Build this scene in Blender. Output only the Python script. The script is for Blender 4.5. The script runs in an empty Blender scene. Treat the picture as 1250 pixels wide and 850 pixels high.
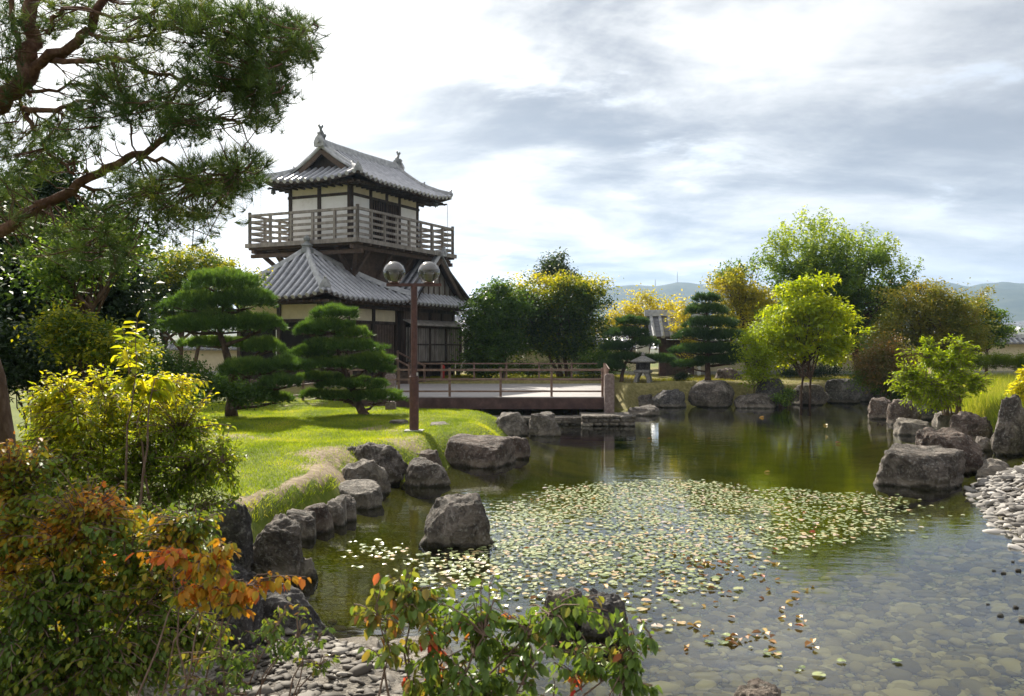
import bpy, bmesh, math, random
import numpy as np
from mathutils import Vector, noise as mnoise
random.seed(7)
RNG = np.random.default_rng(11)
sc = bpy.context.scene
COL = sc.collection
R = math.radians
FPX = 1150.0; HC = 2.2; CX = 625.0; CY = 425.0      # focal length in photo pixels, eye height over the water

def at(px, py, d):
    return Vector(((px-CX)/FPX*d, d, HC+(CY-py)/FPX*d))
def gz(px, py, z=0.0):
    d = (HC-z)*FPX/(py-CY)
    return Vector(((px-CX)/FPX*d, d, z))

# ------------------------------------------------------------------ objects
OFF = {}
def tagp(o, label=None, cat=None, group=None, kind=None):
    if label: o['label'] = label
    if cat: o['category'] = cat
    if group: o['group'] = group
    if kind: o['kind'] = kind
    return o
def thing(name, label, cat, loc=(0,0,0), rotz=0.0, group=None, off=None):
    o = bpy.data.objects.new(name, None); COL.objects.link(o)
    o.empty_display_size = .2
    o.location = loc; o.rotation_euler = (0,0,rotz)
    OFF[o] = Vector(off) if off is not None else Vector(loc)
    return tagp(o, label, cat, group)
def link_mesh(name, me, mat, parent=None):
    o = bpy.data.objects.new(name, me); COL.objects.link(o)
    if mat is not None:
        for m in (mat if isinstance(mat,(list,tuple)) else [mat]): me.materials.append(m)
    if parent is not None:
        o.parent = parent
        OFF[o] = OFF[parent]
        v = OFF[parent]
        if v.length > 1e-9:
            n = len(me.vertices); a = np.empty(n*3, np.float32)
            me.vertices.foreach_get('co', a); a = a.reshape(-1,3) - np.array(v, np.float32)
            me.vertices.foreach_set('co', a.ravel())
    me.update()
    return o
def recentre(o):
    """put a one-mesh thing's origin at the middle of its base"""
    me = o.data; n = len(me.vertices); a = np.empty(n*3, np.float32)
    me.vertices.foreach_get('co', a); a = a.reshape(-1,3)
    c = np.array([(a[:,0].min()+a[:,0].max())/2,(a[:,1].min()+a[:,1].max())/2,a[:,2].min()], np.float32)
    me.vertices.foreach_set('co', (a-c).ravel()); me.update()
    o.location = Vector([float(t) for t in c]); OFF[o] = Vector([float(t) for t in c])
    return o
def mesh_np(name, V, F, mat, parent=None, tone=None, smooth=False):
    V = np.asarray(V, np.float32); F = np.asarray(F, np.int32)
    me = bpy.data.meshes.new(name)
    n, k = F.shape
    me.vertices.add(len(V)); me.vertices.foreach_set('co', V.ravel())
    me.loops.add(n*k); me.loops.foreach_set('vertex_index', F.ravel())
    me.polygons.add(n)
    me.polygons.foreach_set('loop_start', np.arange(0,n*k,k,dtype=np.int32))
    me.polygons.foreach_set('loop_total', np.full(n,k,np.int32))
    if smooth: me.polygons.foreach_set('use_smooth', np.ones(n,bool))
    me.update(calc_edges=True)
    if tone is not None:
        a = me.attributes.new('tone','FLOAT','FACE'); a.data.foreach_set('value', np.asarray(tone,np.float32))
    return link_mesh(name, me, mat, parent)

class MB:
    def __init__(s): s.v=[]; s.f=[]
    def box(s, x0,x1,y0,y1,z0,z1):
        b=len(s.v)
        s.v += [(x0,y0,z0),(x1,y0,z0),(x1,y1,z0),(x0,y1,z0),(x0,y0,z1),(x1,y0,z1),(x1,y1,z1),(x0,y1,z1)]
        s.f += [(b,b+3,b+2,b+1),(b+4,b+5,b+6,b+7),(b,b+1,b+5,b+4),(b+1,b+2,b+6,b+5),(b+2,b+3,b+7,b+6),(b+3,b,b+4,b+7)]
        return s
    def bar(s, p, q, w, h, up=(0,0,1)):
        p=Vector(p); q=Vector(q); d=(q-p).normalized(); up=Vector(up)
        a=d.cross(up)
        if a.length<1e-4: a=d.cross(Vector((0,1,0)))
        a.normalize(); c=a.cross(d).normalized(); b=len(s.v)
        for e in (p,q):
            for (i,j) in ((-1,-1),(1,-1),(1,1),(-1,1)):
                s.v.append(tuple(e+a*i*w/2+c*j*h/2))
        s.f += [(b,b+1,b+2,b+3),(b+7,b+6,b+5,b+4),(b,b+4,b+5,b+1),(b+1,b+5,b+6,b+2),(b+2,b+6,b+7,b+3),(b+3,b+7,b+4,b)]
        return s
    def sweep(s, pts, w, h, base=0.0):
        """rectangular section swept along pts, standing on them"""
        pts=[Vector(p) for p in pts]; b=len(s.v); n=len(pts)
        for i,p in enumerate(pts):
            d=(pts[min(i+1,n-1)]-pts[max(i-1,0)]); a=Vector((d.y,-d.x,0)).normalized()
            ww = w
            for (k,z) in ((-1,base),(1,base),(.62,base+h*.75),(.3,base+h),(-.3,base+h),(-.62,base+h*.75)):
                s.v.append(tuple(p+a*k*ww/2+Vector((0,0,z))))
        for i in range(n-1):
            for k in range(6):
                o=b+i*6; s.f.append((o+k,o+(k+1)%6,o+6+(k+1)%6,o+6+k))
        s.f.append(tuple(b+k for k in range(5,-1,-1))); s.f.append(tuple(b+(n-1)*6+k for k in range(6)))
        return s
    def tube(s, pts, rad, n=8, cap=True):
        pts=[Vector(p) for p in pts]; m=len(pts); b=len(s.v)
        rad = rad if isinstance(rad,(list,tuple)) else [rad]*m
        prev=None
        for i,p in enumerate(pts):
            d=(pts[min(i+1,m-1)]-pts[max(i-1,0)])
            if d.length<1e-9: d=Vector((0,0,1))
            d.normalize()
            if prev is None:
                a=d.cross(Vector((0,0,1)))
                if a.length<1e-3: a=d.cross(Vector((0,1,0)))
            else: a=prev-d*prev.dot(d)
            a.normalize(); prev=a; c=d.cross(a)
            for k in range(n):
                t=2*math.pi*k/n
                s.v.append(tuple(p+(a*math.cos(t)+c*math.sin(t))*rad[i]))
        for i in range(m-1):
            for k in range(n):
                o=b+i*n; s.f.append((o+k,o+(k+1)%n,o+n+(k+1)%n,o+n+k))
        if cap:
            s.f.append(tuple(b+k for k in range(n-1,-1,-1))); s.f.append(tuple(b+(m-1)*n+k for k in range(n)))
        return s
    def lathe(s, prof, c=(0,0,0), n=20):
        b=len(s.v); m=len(prof)
        for (r,z) in prof:
            for k in range(n):
                t=2*math.pi*k/n; s.v.append((c[0]+r*math.cos(t),c[1]+r*math.sin(t),c[2]+z))
        for i in range(m-1):
            for k in range(n):
                o=b+i*n; s.f.append((o+k,o+(k+1)%n,o+n+(k+1)%n,o+n+k))
        s.f.append(tuple(b+k for k in range(n-1,-1,-1))); s.f.append(tuple(b+(m-1)*n+k for k in range(n)))
        return s
    def prism(s, poly, z0, z1):
        b=len(s.v); n=len(poly)
        s.v += [(x,y,z0) for x,y in poly]+[(x,y,z1) for x,y in poly]
        s.f += [tuple(b+i for i in range(n-1,-1,-1)), tuple(b+n+i for i in range(n))]
        for i in range(n): j=(i+1)%n; s.f.append((b+i,b+j,b+n+j,b+n+i))
        return s
    def obj(s, name, mat, parent=None, smooth=False):
        me=bpy.data.meshes.new(name); me.from_pydata(s.v,[],s.f)
        if smooth:
            me.polygons.foreach_set('use_smooth', np.ones(len(me.polygons),bool))
        return link_mesh(name, me, mat, parent)

# ------------------------------------------------------------------ materials
def newmat(name):
    m=bpy.data.materials.new(name); m.use_nodes=True; nt=m.node_tree; nt.nodes.clear()
    out=nt.nodes.new('ShaderNodeOutputMaterial'); return m,nt,out
def N(nt, typ, **kw):
    n=nt.nodes.new(typ)
    for k,v in kw.items():
        if k.startswith('_'): setattr(n,k[1:],v)
        else: n.inputs[k.replace('__',' ')].default_value=v
    return n
def L(nt,a,b): nt.links.new(a,b)
def ramp(nt, stops, interp='LINEAR'):
    r=nt.nodes.new('ShaderNodeValToRGB'); cr=r.color_ramp; cr.interpolation=interp
    while len(cr.elements)<len(stops): cr.elements.new(.5)
    for e,(p,c) in zip(cr.elements,stops):
        e.position=p; e.color=(c[0],c[1],c[2],1)
    return r
def mixc(nt, fac, a, b, blend='MIX'):
    m=nt.nodes.new('ShaderNodeMix'); m.data_type='RGBA'; m.blend_type=blend
    for s,v in ((m.inputs[0],fac),(m.inputs[6],a),(m.inputs[7],b)):
        if hasattr(v,'links') or isinstance(v,bpy.types.NodeSocket): nt.links.new(v,s)
        elif isinstance(v,(int,float)): s.default_value=v
        else: s.default_value=(v[0],v[1],v[2],1)
    return m.outputs[2]
def math_(nt, op, a, b=None, clamp=False):
    m=nt.nodes.new('ShaderNodeMath'); m.operation=op; m.use_clamp=clamp
    for i,v in enumerate((a,b)):
        if v is None: continue
        if isinstance(v,bpy.types.NodeSocket): nt.links.new(v,m.inputs[i])
        else: m.inputs[i].default_value=v
    return m.outputs[0]
def mapr(nt, v, a,b,c,d, smooth=False):
    m=nt.nodes.new('ShaderNodeMapRange'); m.interpolation_type='SMOOTHSTEP' if smooth else 'LINEAR'
    nt.links.new(v,m.inputs[0])
    for i,x in enumerate((a,b,c,d)): m.inputs[i+1].default_value=x
    return m.outputs[0]
def basic(name, stops, scale=6, rough=.7, bump=.0, bscale=40, spec=.3, stretch=(1,1,1), detail=6, metal=0, coord='Object'):
    m,nt,out=newmat(name)
    tc=N(nt,'ShaderNodeTexCoord'); mp=N(nt,'ShaderNodeMapping'); mp.inputs['Scale'].default_value=stretch
    L(nt,tc.outputs[coord],mp.inputs[0])
    nz=N(nt,'ShaderNodeTexNoise',Scale=scale,Detail=detail,Roughness=.65); L(nt,mp.outputs[0],nz.inputs[0])
    f=mapr(nt,nz.outputs[0],.3,.7,0,1)
    r=ramp(nt,stops); L(nt,f,r.inputs[0])
    p=N(nt,'ShaderNodeBsdfPrincipled',Roughness=rough,Metallic=metal); p.inputs['Specular IOR Level'].default_value=spec
    L(nt,r.outputs[0],p.inputs['Base Color'])
    if bump>0:
        n2=N(nt,'ShaderNodeTexNoise',Scale=bscale,Detail=5); L(nt,mp.outputs[0],n2.inputs[0])
        b=N(nt,'ShaderNodeBump',Strength=min(1,bump*1.0),Distance=.02); L(nt,n2.outputs[0],b.inputs['Height']); L(nt,b.outputs[0],p.inputs['Normal'])
    L(nt,p.outputs[0],out.inputs[0]); return m
def leafmat(name, stops, trans=.45, tcol=(1.25,1.15,.5), rough=.5, spec=.35, jitter=.3, gain=1.5):
    """leaf colour from the tone attribute (leaf age; on pine pads also painted top light) plus a per-leaf variation"""
    m,nt,out=newmat(name)
    at_=N(nt,'ShaderNodeAttribute'); at_.attribute_name='tone'
    ge=N(nt,'ShaderNodeNewGeometry')
    rr=math_(nt,'SUBTRACT',ge.outputs['Random Per Island'],.5)
    f=math_(nt,'ADD',at_.outputs['Fac'],math_(nt,'MULTIPLY',rr,jitter),clamp=True)
    if trans>0 and 'grass' not in name: stops=[(p_,[min(.62,c_*gain) for c_ in q_]) for p_,q_ in stops]; trans+=.06
    r=ramp(nt,stops); L(nt,f,r.inputs[0])
    p=N(nt,'ShaderNodeBsdfPrincipled',Roughness=rough); p.inputs['Specular IOR Level'].default_value=spec
    L(nt,r.outputs[0],p.inputs['Base Color'])
    t=N(nt,'ShaderNodeBsdfTranslucent')
    L(nt,mixc(nt,1.0,r.outputs[0],tcol,'MULTIPLY'),t.inputs[0])
    mx=N(nt,'ShaderNodeMixShader'); mx.inputs[0].default_value=trans
    L(nt,p.outputs[0],mx.inputs[1]); L(nt,t.outputs[0],mx.inputs[2]); L(nt,mx.outputs[0],out.inputs[0])
    return m

# leaves
M={}
M['leaf_green']=leafmat('leaf_green',[(0,(.022,.05,.010)),(.45,(.05,.10,.014)),(.8,(.11,.17,.018)),(1,(.20,.24,.02))])
M['leaf_keyaki']=leafmat('leaf_keyaki',[(0,(.025,.05,.010)),(.35,(.05,.09,.012)),(.65,(.20,.21,.012)),(1,(.42,.37,.018))])
M['leaf_tall']=leafmat('leaf_tall',[(0,(.026,.058,.014)),(.4,(.06,.115,.02)),(.75,(.16,.23,.034)),(1,(.30,.36,.05))])
M['leaf_bright']=leafmat('leaf_bright',[(0,(.16,.24,.008)),(.5,(.34,.42,.012)),(1,(.52,.50,.014))],trans=.5,gain=1.12)
M['leaf_gold']=leafmat('leaf_gold',[(0,(.12,.14,.016)),(.4,(.30,.27,.02)),(1,(.46,.33,.025))],trans=.5)
M['leaf_brown']=leafmat('leaf_brown',[(0,(.06,.085,.014)),(.4,(.125,.14,.02)),(.75,(.19,.165,.022)),(1,(.25,.17,.022))],trans=.4)
M['leaf_redbrown']=leafmat('leaf_redbrown',[(0,(.05,.07,.014)),(.5,(.10,.085,.025)),(1,(.20,.10,.045))])
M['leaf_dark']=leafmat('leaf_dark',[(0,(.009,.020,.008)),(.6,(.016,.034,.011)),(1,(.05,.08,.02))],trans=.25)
M['leaf_yellow']=leafmat('leaf_yellow',[(0,(.06,.10,.012)),(.38,(.17,.22,.016)),(.65,(.42,.38,.018)),(1,(.58,.50,.02))],trans=.5)
M['leaf_autumn']=leafmat('leaf_autumn',[(0,(.035,.075,.014)),(.35,(.085,.14,.018)),(.52,(.20,.20,.02)),(.68,(.34,.20,.02)),(.85,(.40,.13,.03)),(1,(.40,.06,.03))],trans=.42,tcol=(1.2,1.0,.5))
M['leaf_dogwood']=leafmat('leaf_dogwood',[(0,(.05,.10,.02)),(.5,(.10,.16,.03)),(.72,(.19,.17,.035)),(.86,(.32,.11,.04)),(1,(.38,.04,.04))],trans=.4,tcol=(1.2,1.05,.5),spec=.45,rough=.4)
M['needle_dark']=leafmat('needle_dark',[(0,(.018,.040,.014)),(.6,(.038,.075,.020)),(1,(.08,.13,.028))],trans=.3,rough=.55,tcol=(1.1,1.1,.6))
M['needle']=leafmat('needle',[(0,(.028,.055,.014)),(.5,(.055,.105,.020)),(1,(.15,.21,.035))],trans=.42,rough=.5,tcol=(1.2,1.2,.6))
M['needle_big']=leafmat('needle_big',[(0,(.016,.036,.010)),(.5,(.040,.072,.016)),(.85,(.11,.14,.025)),(1,(.24,.19,.03))],trans=.38,rough=.5,tcol=(1.2,1.1,.6))
M['grass']=leafmat('grass',[(0,(.10,.165,.014)),(.5,(.24,.325,.018)),(.85,(.35,.42,.03)),(1,(.44,.40,.09))],trans=.6,tcol=(1.35,1.2,.4),spec=.2,jitter=.5)
M['dry_grass']=leafmat('dry_grass',[(0,(.09,.13,.012)),(.5,(.18,.19,.02)),(1,(.34,.28,.06))],trans=.4,spec=.15)
M['tall_grass']=leafmat('tall_grass',[(0,(.12,.19,.02)),(.6,(.30,.34,.04)),(1,(.48,.42,.12))],trans=.55,spec=.2,jitter=.8)
M['bark']=basic('bark',[(0,(.035,.022,.015)),(.5,(.085,.055,.038)),(1,(.17,.12,.09))],scale=9,bump=1,bscale=30,stretch=(1,1,.35),rough=.9,spec=.1)
M['bark_pine']=basic('bark_pine',[(0,(.035,.020,.014)),(.5,(.095,.052,.034)),(1,(.19,.115,.08))],scale=14,bump=1,bscale=26,rough=.9,spec=.1)
M['twig']=basic('twig',[(0,(.10,.06,.04)),(1,(.24,.17,.13))],scale=20,rough=.8,spec=.2)
M['twig_dark']=basic('twig_dark',[(0,(.04,.03,.02)),(1,(.12,.09,.06))],scale=20,rough=.8,spec=.2)

# building
M['plaster']=basic('plaster',[(0,(.60,.58,.54)),(.35,(.74,.73,.71)),(1,(.84,.84,.83))],scale=1.4,rough=.85,bump=.15,bscale=30,spec=.1)
M['cream']=basic('cream',[(0,(.52,.46,.32)),(1,(.66,.59,.43))],scale=3,rough=.85,spec=.1)
M['wood_dark']=basic('wood_dark',[(0,(.015,.010,.008)),(.5,(.038,.026,.019)),(1,(.085,.060,.045))],scale=7,bump=.4,bscale=50,rough=.75,stretch=(1,1,.15))
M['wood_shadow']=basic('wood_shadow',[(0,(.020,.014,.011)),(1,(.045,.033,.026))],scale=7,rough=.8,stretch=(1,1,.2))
M['wood_grey']=basic('wood_grey',[(0,(.13,.11,.095)),(.5,(.23,.205,.18)),(1,(.34,.31,.28))],scale=5,bump=.4,bscale=60,rough=.8,stretch=(1,1,.3))
M['wood_bracket']=basic('wood_bracket',[(0,(.055,.036,.026)),(1,(.12,.083,.06))],scale=6,rough=.8)
M['tile']=basic('tile',[(0,(.27,.275,.30)),(.5,(.40,.405,.435)),(1,(.52,.52,.55))],scale=3.5,rough=.33,spec=.7,bump=.25,bscale=60)  # tile grey lightened to paint in the low-sun highlight along the ribs
M['tile_flat']=basic('tile_flat',[(0,(.07,.072,.082)),(.5,(.12,.122,.135)),(1,(.18,.182,.20))],scale=4,rough=.5,spec=.5)  # same tile darkened, painting the groove shade between ribs into the colour
M['tile_ridge']=basic('tile_ridge',[(0,(.20,.205,.215)),(.6,(.36,.365,.375)),(1,(.50,.50,.50))],scale=5,rough=.45,spec=.5,bump=.3,bscale=30)
M['tile_old']=basic('tile_old',[(0,(.10,.11,.11)),(.5,(.19,.20,.20)),(1,(.28,.29,.28))],scale=6,rough=.55,spec=.4,bump=.4,bscale=40)
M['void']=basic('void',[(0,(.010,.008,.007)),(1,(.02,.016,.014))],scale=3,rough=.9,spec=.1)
M['rust_metal']=basic('rust_metal',[(0,(.045,.018,.014)),(.5,(.078,.030,.023)),(1,(.12,.052,.04))],scale=10,rough=.5,spec=.4,bump=.2,bscale=60)
M['rail_brown']=basic('rail_brown',[(0,(.12,.072,.052)),(.5,(.19,.12,.088)),(1,(.29,.20,.15))],scale=9,rough=.6,spec=.3)
M['fascia']=basic('fascia',[(0,(.045,.024,.020)),(.5,(.075,.042,.036)),(1,(.12,.07,.06))],scale=4,rough=.65,spec=.3,bump=.3,bscale=30)
M['deck_wood']=basic('deck_wood',[(0,(.17,.155,.15)),(.5,(.27,.25,.245)),(1,(.38,.355,.345))],scale=3,rough=.6,spec=.35,stretch=(.4,4,1))
M['granite_pink']=basic('granite_pink',[(0,(.12,.088,.078)),(.5,(.20,.15,.135)),(1,(.30,.24,.22))],scale=14,rough=.8,bump=.4,bscale=40)
M['granite']=basic('granite',[(0,(.12,.115,.105)),(.5,(.21,.20,.185)),(1,(.32,.31,.285))],scale=16,rough=.85,bump=.5,bscale=50)
M['paving']=basic('paving',[(0,(.24,.21,.20)),(1,(.38,.34,.32))],scale=8,rough=.8,bump=.3)
M['concrete']=basic('concrete',[(0,(.25,.25,.24)),(1,(.40,.39,.37))],scale=8,rough=.85)
M['bronze']=basic('bronze',[(0,(.05,.055,.045)),(1,(.10,.11,.09))],scale=12,rough=.5,spec=.5,metal=.5)
M['aluminium']=basic('aluminium',[(0,(.30,.30,.30)),(1,(.48,.47,.46))],scale=12,rough=.35,spec=.6,metal=.7)
M['far_wall']=basic('far_wall',[(0,(.40,.37,.33)),(1,(.62,.59,.55))],scale=.6,rough=.9)
M['far_roof']=basic('far_roof',[(0,(.10,.11,.13)),(1,(.22,.22,.24))],scale=.5,rough=.8)
M['far_orange']=basic('far_orange',[(0,(.30,.17,.10)),(1,(.45,.28,.18))],scale=.6,rough=.9)
M['red_paint']=basic('red_paint',[(0,(.30,.02,.015)),(1,(.45,.04,.03))],scale=6,rough=.5)

def rockmat(name, stops, warm=0.0):
    m,nt,out=newmat(name)
    tc=N(nt,'ShaderNodeTexCoord'); ge=N(nt,'ShaderNodeNewGeometry'); oi=N(nt,'ShaderNodeObjectInfo')
    ad=N(nt,'ShaderNodeVectorMath',_operation='ADD'); L(nt,tc.outputs['Object'],ad.inputs[0])
    sc_=N(nt,'ShaderNodeVectorMath',_operation='SCALE'); sc_.inputs[0].default_value=(37,11,23); L(nt,oi.outputs['Random'],sc_.inputs[3]); L(nt,sc_.outputs[0],ad.inputs[1])
    n1=N(nt,'ShaderNodeTexNoise',Scale=3.2,Detail=9,Roughness=.68,Distortion=.5); L(nt,ad.outputs[0],n1.inputs[0])
    r=ramp(nt,stops); L(nt,mapr(nt,n1.outputs[0],.32,.68,0,1),r.inputs[0])
    n2=N(nt,'ShaderNodeTexNoise',Scale=22,Detail=6,Roughness=.7); L(nt,ad.outputs[0],n2.inputs[0])
    c=mixc(nt,mapr(nt,n2.outputs[0],.52,.66,0,.6),r.outputs[0],(.34,.33,.29))        # lichen
    vo=N(nt,'ShaderNodeTexVoronoi',Scale=3.6,_feature='DISTANCE_TO_EDGE'); 
    wp=N(nt,'ShaderNodeVectorMath',_operation='ADD'); L(nt,ad.outputs[0],wp.inputs[0]); L(nt,n1.outputs['Color'],wp.inputs[1]); L(nt,wp.outputs[0],vo.inputs[0])
    crack=mapr(nt,vo.outputs[0],0,.035,1,0)
    c=mixc(nt,math_(nt,'MULTIPLY',crack,.55),c,(.03,.025,.02))
    # mineral tide mark just over the water, dark wet foot below it
    sp=N(nt,'ShaderNodeSeparateXYZ'); L(nt,ge.outputs['Position'],sp.inputs[0])
    zz=math_(nt,'ADD',sp.outputs[2],math_(nt,'MULTIPLY',math_(nt,'SUBTRACT',n1.outputs[0],.5),.12))
    band=math_(nt,'MULTIPLY',mapr(nt,zz,.03,.06,0,1),mapr(nt,zz,.09,.16,1,0))
    c=mixc(nt,math_(nt,'MULTIPLY',band,.35),c,(.30,.26,.20))
    wet=mapr(nt,zz,.01,.05,1,0); c=mixc(nt,math_(nt,'MULTIPLY',wet,.8),c,(.035,.032,.018))
    p=N(nt,'ShaderNodeBsdfPrincipled',Roughness=.82); p.inputs['Specular IOR Level'].default_value=.25
    L(nt,c,p.inputs['Base Color'])
    h=math_(nt,'ADD',math_(nt,'MULTIPLY',n1.outputs[0],1.6),math_(nt,'SUBTRACT',math_(nt,'MULTIPLY',n2.outputs[0],.35),math_(nt,'MULTIPLY',crack,.25)))
    b=N(nt,'ShaderNodeBump',Strength=1.0,Distance=.09); L(nt,h,b.inputs['Height']); L(nt,b.outputs[0],p.inputs['Normal'])
    L(nt,p.outputs[0],out.inputs[0]); return m
M['rock']=rockmat('rock',[(0,(.038,.030,.025)),(.45,(.095,.078,.064)),(.8,(.19,.16,.135)),(1,(.33,.29,.25))])
M['rock_pale']=rockmat('rock_pale',[(0,(.075,.062,.052)),(.5,(.17,.145,.12)),(1,(.36,.32,.27))])
M['rock_dark']=rockmat('rock_dark',[(0,(.030,.028,.028)),(.5,(.075,.068,.066)),(1,(.16,.145,.135))])
M['rock_red']=rockmat('rock_red',[(0,(.045,.029,.022)),(.5,(.11,.078,.062)),(1,(.24,.185,.15))])
# ------------------------------------------------------------------ camera, sun, sky
cam=bpy.data.cameras.new('camera'); co=bpy.data.objects.new('camera',cam); COL.objects.link(co)
co.location=(0,0,HC); co.rotation_euler=(R(90),0,0)
cam.sensor_width=36; cam.lens=FPX/1250*36; cam.clip_start=.1; cam.clip_end=12000
cam.dof.use_dof=True; cam.dof.focus_distance=19; cam.dof.aperture_fstop=7.1
sc.camera=co
SUN_EL=R(35); SUN_AZ=R(21.5)      # azimuth to the left of +Y
S=Vector((-math.sin(SUN_AZ)*math.cos(SUN_EL), math.cos(SUN_AZ)*math.cos(SUN_EL), math.sin(SUN_EL)))
sl=bpy.data.lights.new('sun','SUN'); sl.energy=5.0; sl.angle=R(.53); sl.color=(1,.93,.80)
so=bpy.data.objects.new('sun',sl); COL.objects.link(so); so.location=S*50
so.rotation_euler=S.to_track_quat('Z','Y').to_euler()
sc.view_settings.view_transform='Standard'; sc.view_settings.look='None'; sc.view_settings.gamma=1; sc.view_settings.use_curve_mapping=False
sc.view_settings.exposure=1.12
w=bpy.data.worlds.new('World'); sc.world=w; w.use_nodes=True; nt=w.node_tree; nt.nodes.clear()
out=nt.nodes.new('ShaderNodeOutputWorld'); bg=nt.nodes.new('ShaderNodeBackground'); bg.inputs[1].default_value=.1
sky=nt.nodes.new('ShaderNodeTexSky'); sky.sky_type='NISHITA'; sky.sun_disc=False; sky.sun_elevation=SUN_EL
sky.sun_rotation=-SUN_AZ; sky.air_density=1; sky.dust_density=2.5; sky.ozone_density=1.5
tc=N(nt,'ShaderNodeTexCoord'); sp=N(nt,'ShaderNodeSeparateXYZ'); L(nt,tc.outputs['Generated'],sp.inputs[0])
X,Y,Z=sp.outputs
zc=math_(nt,'MAXIMUM',Z,0.0); den=math_(nt,'ADD',zc,.16)
cx=math_(nt,'DIVIDE',X,den); cy=math_(nt,'DIVIDE',Y,den)
cb=N(nt,'ShaderNodeCombineXYZ'); L(nt,cx,cb.inputs[0]); L(nt,cy,cb.inputs[1])
mp=N(nt,'ShaderNodeMapping'); mp.inputs['Location'].default_value=(3.1,1.7,0); mp.inputs['Rotation'].default_value=(0,0,R(-14)); mp.inputs['Scale'].default_value=(.75,1.0,1); L(nt,cb.outputs[0],mp.inputs[0])
n1=N(nt,'ShaderNodeTexNoise',Scale=1.0,Detail=9,Roughness=.56,Distortion=.45); L(nt,mp.outputs[0],n1.inputs[0])
n2=N(nt,'ShaderNodeTexNoise',Scale=3.2,Detail=8,Roughness=.60,Distortion=.25); L(nt,mp.outputs[0],n2.inputs[0])
# thick grey layer: to the right of the sun, a band over the hills
side=mapr(nt,math_(nt,'ADD',X,math_(nt,'MULTIPLY',math_(nt,'SUBTRACT',n1.outputs[0],.5),.6)),-.24,.16,0,1,True)
band=math_(nt,'MULTIPLY',mapr(nt,Z,.03,.13,0,1,True),mapr(nt,Z,.22,.45,1,.45,True))
nn=math_(nt,'ADD',math_(nt,'MULTIPLY',n1.outputs[0],.68),math_(nt,'MULTIPLY',n2.outputs[0],.32))
thick=math_(nt,'ADD',nn,math_(nt,'MULTIPLY',math_(nt,'MULTIPLY',side,band),.13))
grey=math_(nt,'MULTIPLY',mapr(nt,thick,.40,.72,0,1,True),mapr(nt,side,0,1,.42,1.0))
sunny=N(nt,'ShaderNodeVectorMath',_operation='DOT_PRODUCT'); L(nt,tc.outputs['Generated'],sunny.inputs[0]); sunny.inputs[1].default_value=S
glow=mapr(nt,sunny.outputs['Value'],.55,1.0,0,1,True)
white=mixc(nt,glow,(4.6,4.6,4.62),(8.2,7.9,7.4))
cloud=mixc(nt,grey,white,(1.58,1.66,1.86))
blue=mapr(nt,n2.outputs[0],.44,.30,0,.35,True)                       # thin places where the blue shows
skc=mixc(nt,1.0,sky.outputs[0],(1.0,1.0,1.0),'MULTIPLY')
c=mixc(nt,blue,cloud,mixc(nt,.35,skc,(3.4,4.1,5.0)))
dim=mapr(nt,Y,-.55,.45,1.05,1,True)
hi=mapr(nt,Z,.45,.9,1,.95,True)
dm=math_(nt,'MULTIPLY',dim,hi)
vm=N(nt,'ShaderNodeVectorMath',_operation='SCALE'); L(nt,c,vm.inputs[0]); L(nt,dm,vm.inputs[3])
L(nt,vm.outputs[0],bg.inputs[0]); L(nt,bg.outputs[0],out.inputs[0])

# haze
hz,nt,out=newmat('haze_air')
pv=N(nt,'ShaderNodeVolumePrincipled'); pv.inputs['Color'].default_value=(.50,.70,1,1); pv.inputs['Density'].default_value=  .00017; pv.inputs['Anisotropy'].default_value=.3
L(nt,pv.outputs[0],out.inputs['Volume'])
hb=MB().box(-4200,4200,-60,4300,-3.0,330).obj('haze',hz); tagp(hb,kind='stuff')

# ------------------------------------------------------------------ pond outline and ground
POND=np.array([(-.3,6.25),(-1.2,6.9),(-2.1,7.6),(-2.6,8.6),(-2.8,9.6),(-2.72,10.6),(-2.48,11.8),(-2.30,12.7),(-2.30,13.3),(-2.25,14.1),(-2.0,15.3),
 (-1.5,16.4),(-1.15,17.6),(-.35,19),(-.05,20.5),(-.2,22.5),(.1,24.2),(-.2,25.2),(-1.0,26.3),(-4.5,27.2),(-4.5,38),(3.6,38),(4.0,33),(4.3,34.8),(5.0,36.0),(8,36.6),
 (10.5,36.8),(12.5,37.6),(14.6,39.6),(16.0,37),(15.1,33),(13.6,30),(12.3,27),(11.6,24),(11.0,21.5),(10.8,20),(10.0,18),(8.9,16.6),(7.3,14.8),(6.7,13.2),(6.05,11.6),
 (5.85,10.8),(5.2,9),(4.95,7.8),(4.7,6.5),(4.4,5),(3,4.3),(1.5,4.3),(.4,5.1)],float)
def pond_sd(x,y):
    """signed distance to the shore, positive on land"""
    p=np.stack([x,y],-1); d=np.full(x.shape,1e9); ins=np.zeros(x.shape,bool); n=len(POND)
    for i in range(n):
        a=POND[i]; b=POND[(i+1)%n]; e=b-a; wv=p-a
        t=np.clip((wv@e)/(e@e),0,1); q=wv-t[...,None]*e; d=np.minimum(d,np.hypot(q[...,0],q[...,1]))
        c=((a[1]<=y)&(b[1]>y))|((b[1]<=y)&(a[1]>y))
        xi=a[0]+(y-a[1])/(b[1]-a[1]+1e-12)*(b[0]-a[0]); ins^=c&(x<xi)
    return np.where(ins,-d,d)
def sstep(a,b,x): t=np.clip((x-a)/(b-a),0,1); return t*t*(3-2*t)
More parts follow.
